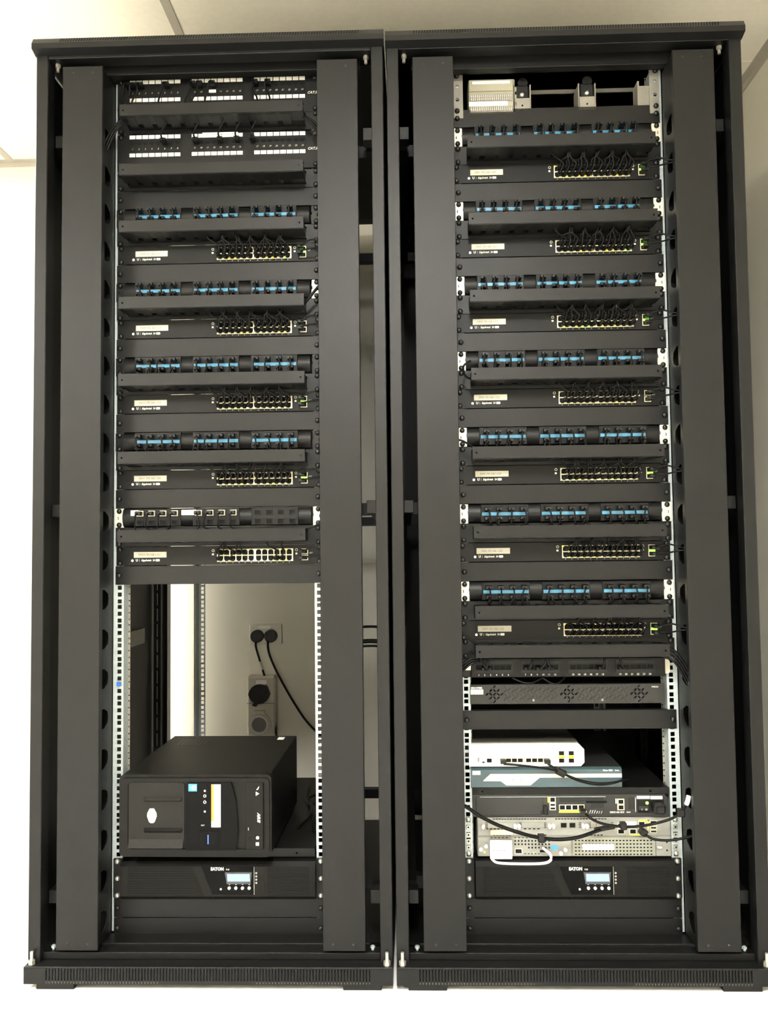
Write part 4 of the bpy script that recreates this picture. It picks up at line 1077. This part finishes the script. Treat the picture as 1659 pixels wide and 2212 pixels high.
t = thing('isolator_switch', 'grey weatherproof isolator with large dark rotary knob and round socket, behind left rack', 'isolator switch', (-.4850, YB, .3900))
part('box', MB().box(-.0500, .0500, -.060, -.0002, -.0900, .1150, .006), M_iso, t)
part('cover_seam', MB().box(-.0500, .0500, -.0615, -.060, .020, .022), M_isodark, t)
kn = part('rotary_knob', MB().prism([(.036 * math.cos(2 * PI * i / 16) * (1.06 if i % 4 == 0 else 1) - .004, .055 + .034 * math.sin(2 * PI * i / 16)) for i in range(16)], -.078, -.0600), M_dark, t)
part('knob_pointer', MB().prism([(.0020, .0600), (.0060, .0570), (.0200, .0740), (.0165, .0765)], -.080, -.078), M_ringw, kn)
part('knob_bar', MB().prism([(-.0280, .0170), (-.0130, .0130), (.0300, .0800), (.0200, .0900)], -.0835, -.0785), M_dark, kn)
part('label_plate', MB().box(-.0180, .0200, -.0612, -.060, .0880, .1020), M_white, t)
rg = [(.0340 * math.cos(2 * PI * i / 24) - .004, -.0500 + .0340 * math.sin(2 * PI * i / 24)) for i in range(24)]
part('socket_collar', MB().prism([(.0400 * math.cos(2 * PI * i / 24) - .004, -.0500 + .0400 * math.sin(2 * PI * i / 24)) for i in range(24)], -.070, -.060), M_iso, t)
part('socket_ring', plate(rg, [circ(-.004, -.0500, .0260, 24)], -.078, -.070, M_ringw), None, t)
part('socket_core', MB().cyl((-.004, -.0500), .0262, -.0712, -.0700, 'y', 24), M_isodark, t)
part('hinge', MB().box(-.0230, .0160, -.072, -.060, -.0160, -.0020, .002), M_iso, t)

# ------------------------------------------------------------------ blue clip on left rail
t = thing('rail_clip', 'small blue plastic clip on the left mounting rail of the left rack', 'clip', (RX['left'] - .2326, -.001, U(8.88)))
part('clip_body', MB().prism([(-.0040, -.0050), (.0035, -.0055), (.0050, .0005), (.0015, .0045), (-.0045, .0035)], -.005, .004), M_blueclip, t)

# ------------------------------------------------------------------ cables at the rack sides
side_specs = []
for nm, ip, ut in NAMES['left']:
    if nm == 'SW12': continue
for nm, ip, ut in NAMES['left'] + NAMES['right']:
    sd = 'left' if any(nm == a[0] for a in NAMES['left']) else 'right'
    X = RX[sd]; zs = U(ut - 3)
    for k, (z, dz) in enumerate(((.0295, .010), (.0150, .004))):
        xs = X + .197
        x_end = X + .262
        loose('%s short black uplink cable leaving the right end of switch %s' % (('upper', 'lower')[k], nm), [(xs, -.026, zs + z), (xs + .010, -.034, zs + z + dz * .3), (xs + .030, -.036, zs + z + dz * (1 if sd == 'left' else .6)), (xs + .050, -.038, zs + z + dz * .6 + (.004 if k else -.006)), (x_end + .004, -.046, zs + z - .004 + k * .012)],
              .0020, [((xs, -.0060, zs + z), None)], 'uplink cables of switch %s' % nm, name='uplink_cable', cat='cable')
def side_run(lbl, pts, r_=.0026, group=None): loose(lbl, pts, r_, name='side_cable', cat='cable', group=group)
XL_ = RX['left']; XR_ = RX['right']
for k in range(3):
    side_run('%s black cable of three leaving the top of the left rack by its left duct' % ('upper', 'middle', 'lower')[k], [(XL_ - .205, -.045, U(38.5) - .004 * k), (XL_ - .222, -.052, U(38.25) - .006 * k), (XL_ - .240, -.052, U(37.8) - .012 * k), (XL_ - .262, -.050, U(36.9) - .02 * k)], group='cables at the top left duct')
for k in range(3):
    side_run('%s black cable of three leaving the topmost left rack manager to the right' % ('upper', 'middle', 'lower')[k], [(XL_ + .205, -.045, U(38.45)), (XL_ + .222, -.050, U(38.2) - .004 * k), (XL_ + .238, -.052, U(37.9) - .008 * k), (XL_ + .262, -.050, U(37.2) - .012 * k)], group='cables at the top right duct of the left rack')
side_run('black cable crossing the right ear of the SW9 patch panel', [(XL_ + .205, -.045, U(28.4)), (XL_ + .222, -.052, U(28.75)), (XL_ + .240, -.056, U(29.2)), (XL_ + .262, -.055, U(29.8))], .0036)
side_run('black cable crossing the right ear of the SW12 patch panel', [(XL_ + .205, -.045, U(16.75)), (XL_ + .225, -.050, U(16.9)), (XL_ + .262, -.050, U(17.2))], .0024)
side_run('black cable crossing the left ear of the SW5 patch panel', [(XR_ - .205, -.045, U(20.75)), (XR_ - .222, -.050, U(21.0)), (XR_ - .238, -.050, U(21.2)), (XR_ - .262, -.048, U(21.3))], .0024)
side_run('black cable arching at the left end of the SW4 cable manager', [(XR_ - .205, -.045, U(24.3)), (XR_ - .226, -.052, U(24.5)), (XR_ - .230, -.052, U(25.0)), (XR_ - .214, -.048, U(25.3))], .0024)
for k in range(4):
    side_run('%s of four black cables draping from the lowest manager to the right duct' % ('topmost', 'second', 'third', 'lowest')[k], [(XR_ + .200, -.045, U(10.6) - .006 * k), (XR_ + .222, -.050, U(10.55) - .008 * k), (XR_ + .240, -.052, U(10.1) - .010 * k), (XR_ + .266, -.055, U(9.1) - .014 * k)], .0028, 'cables draping beside the lowest manager')
for k in range(3):
    side_run('%s of three black cables curling at the left end of the lowest manager' % ('upper', 'middle', 'lower')[k], [(XR_ - .205, -.045, U(10.2) - .004 * k), (XR_ - .226, -.050, U(10.15) - .006 * k), (XR_ - .246, -.050, U(9.85) - .008 * k), (XR_ - .262, -.048, U(9.6) - .01 * k)], .0028, 'cables curling left of the lowest manager')
side_run('black cable diving behind the lowest manager from the left duct', [(XR_ - .262, -.046, U(11.9)), (XR_ - .240, -.050, U(11.4)), (XR_ - .205, -.045, U(10.8))], .0028)
# leads seen in the narrow gap at the right of the left rack
for k, z in enumerate((.700, .655, .640)):
    side_run(['upper black lead crossing the gap right of the left rack', 'middle thick lead crossing the gap right of the left rack', 'lower black lead crossing the gap right of the left rack'][k],
             [(XL_ + .20, .70, z - .02), (XL_ + .27, .70, z), (XL_ + .33, .70, z + .004), (XL_ + .385, .70, z - .004)], (.004, .007, .004)[k])
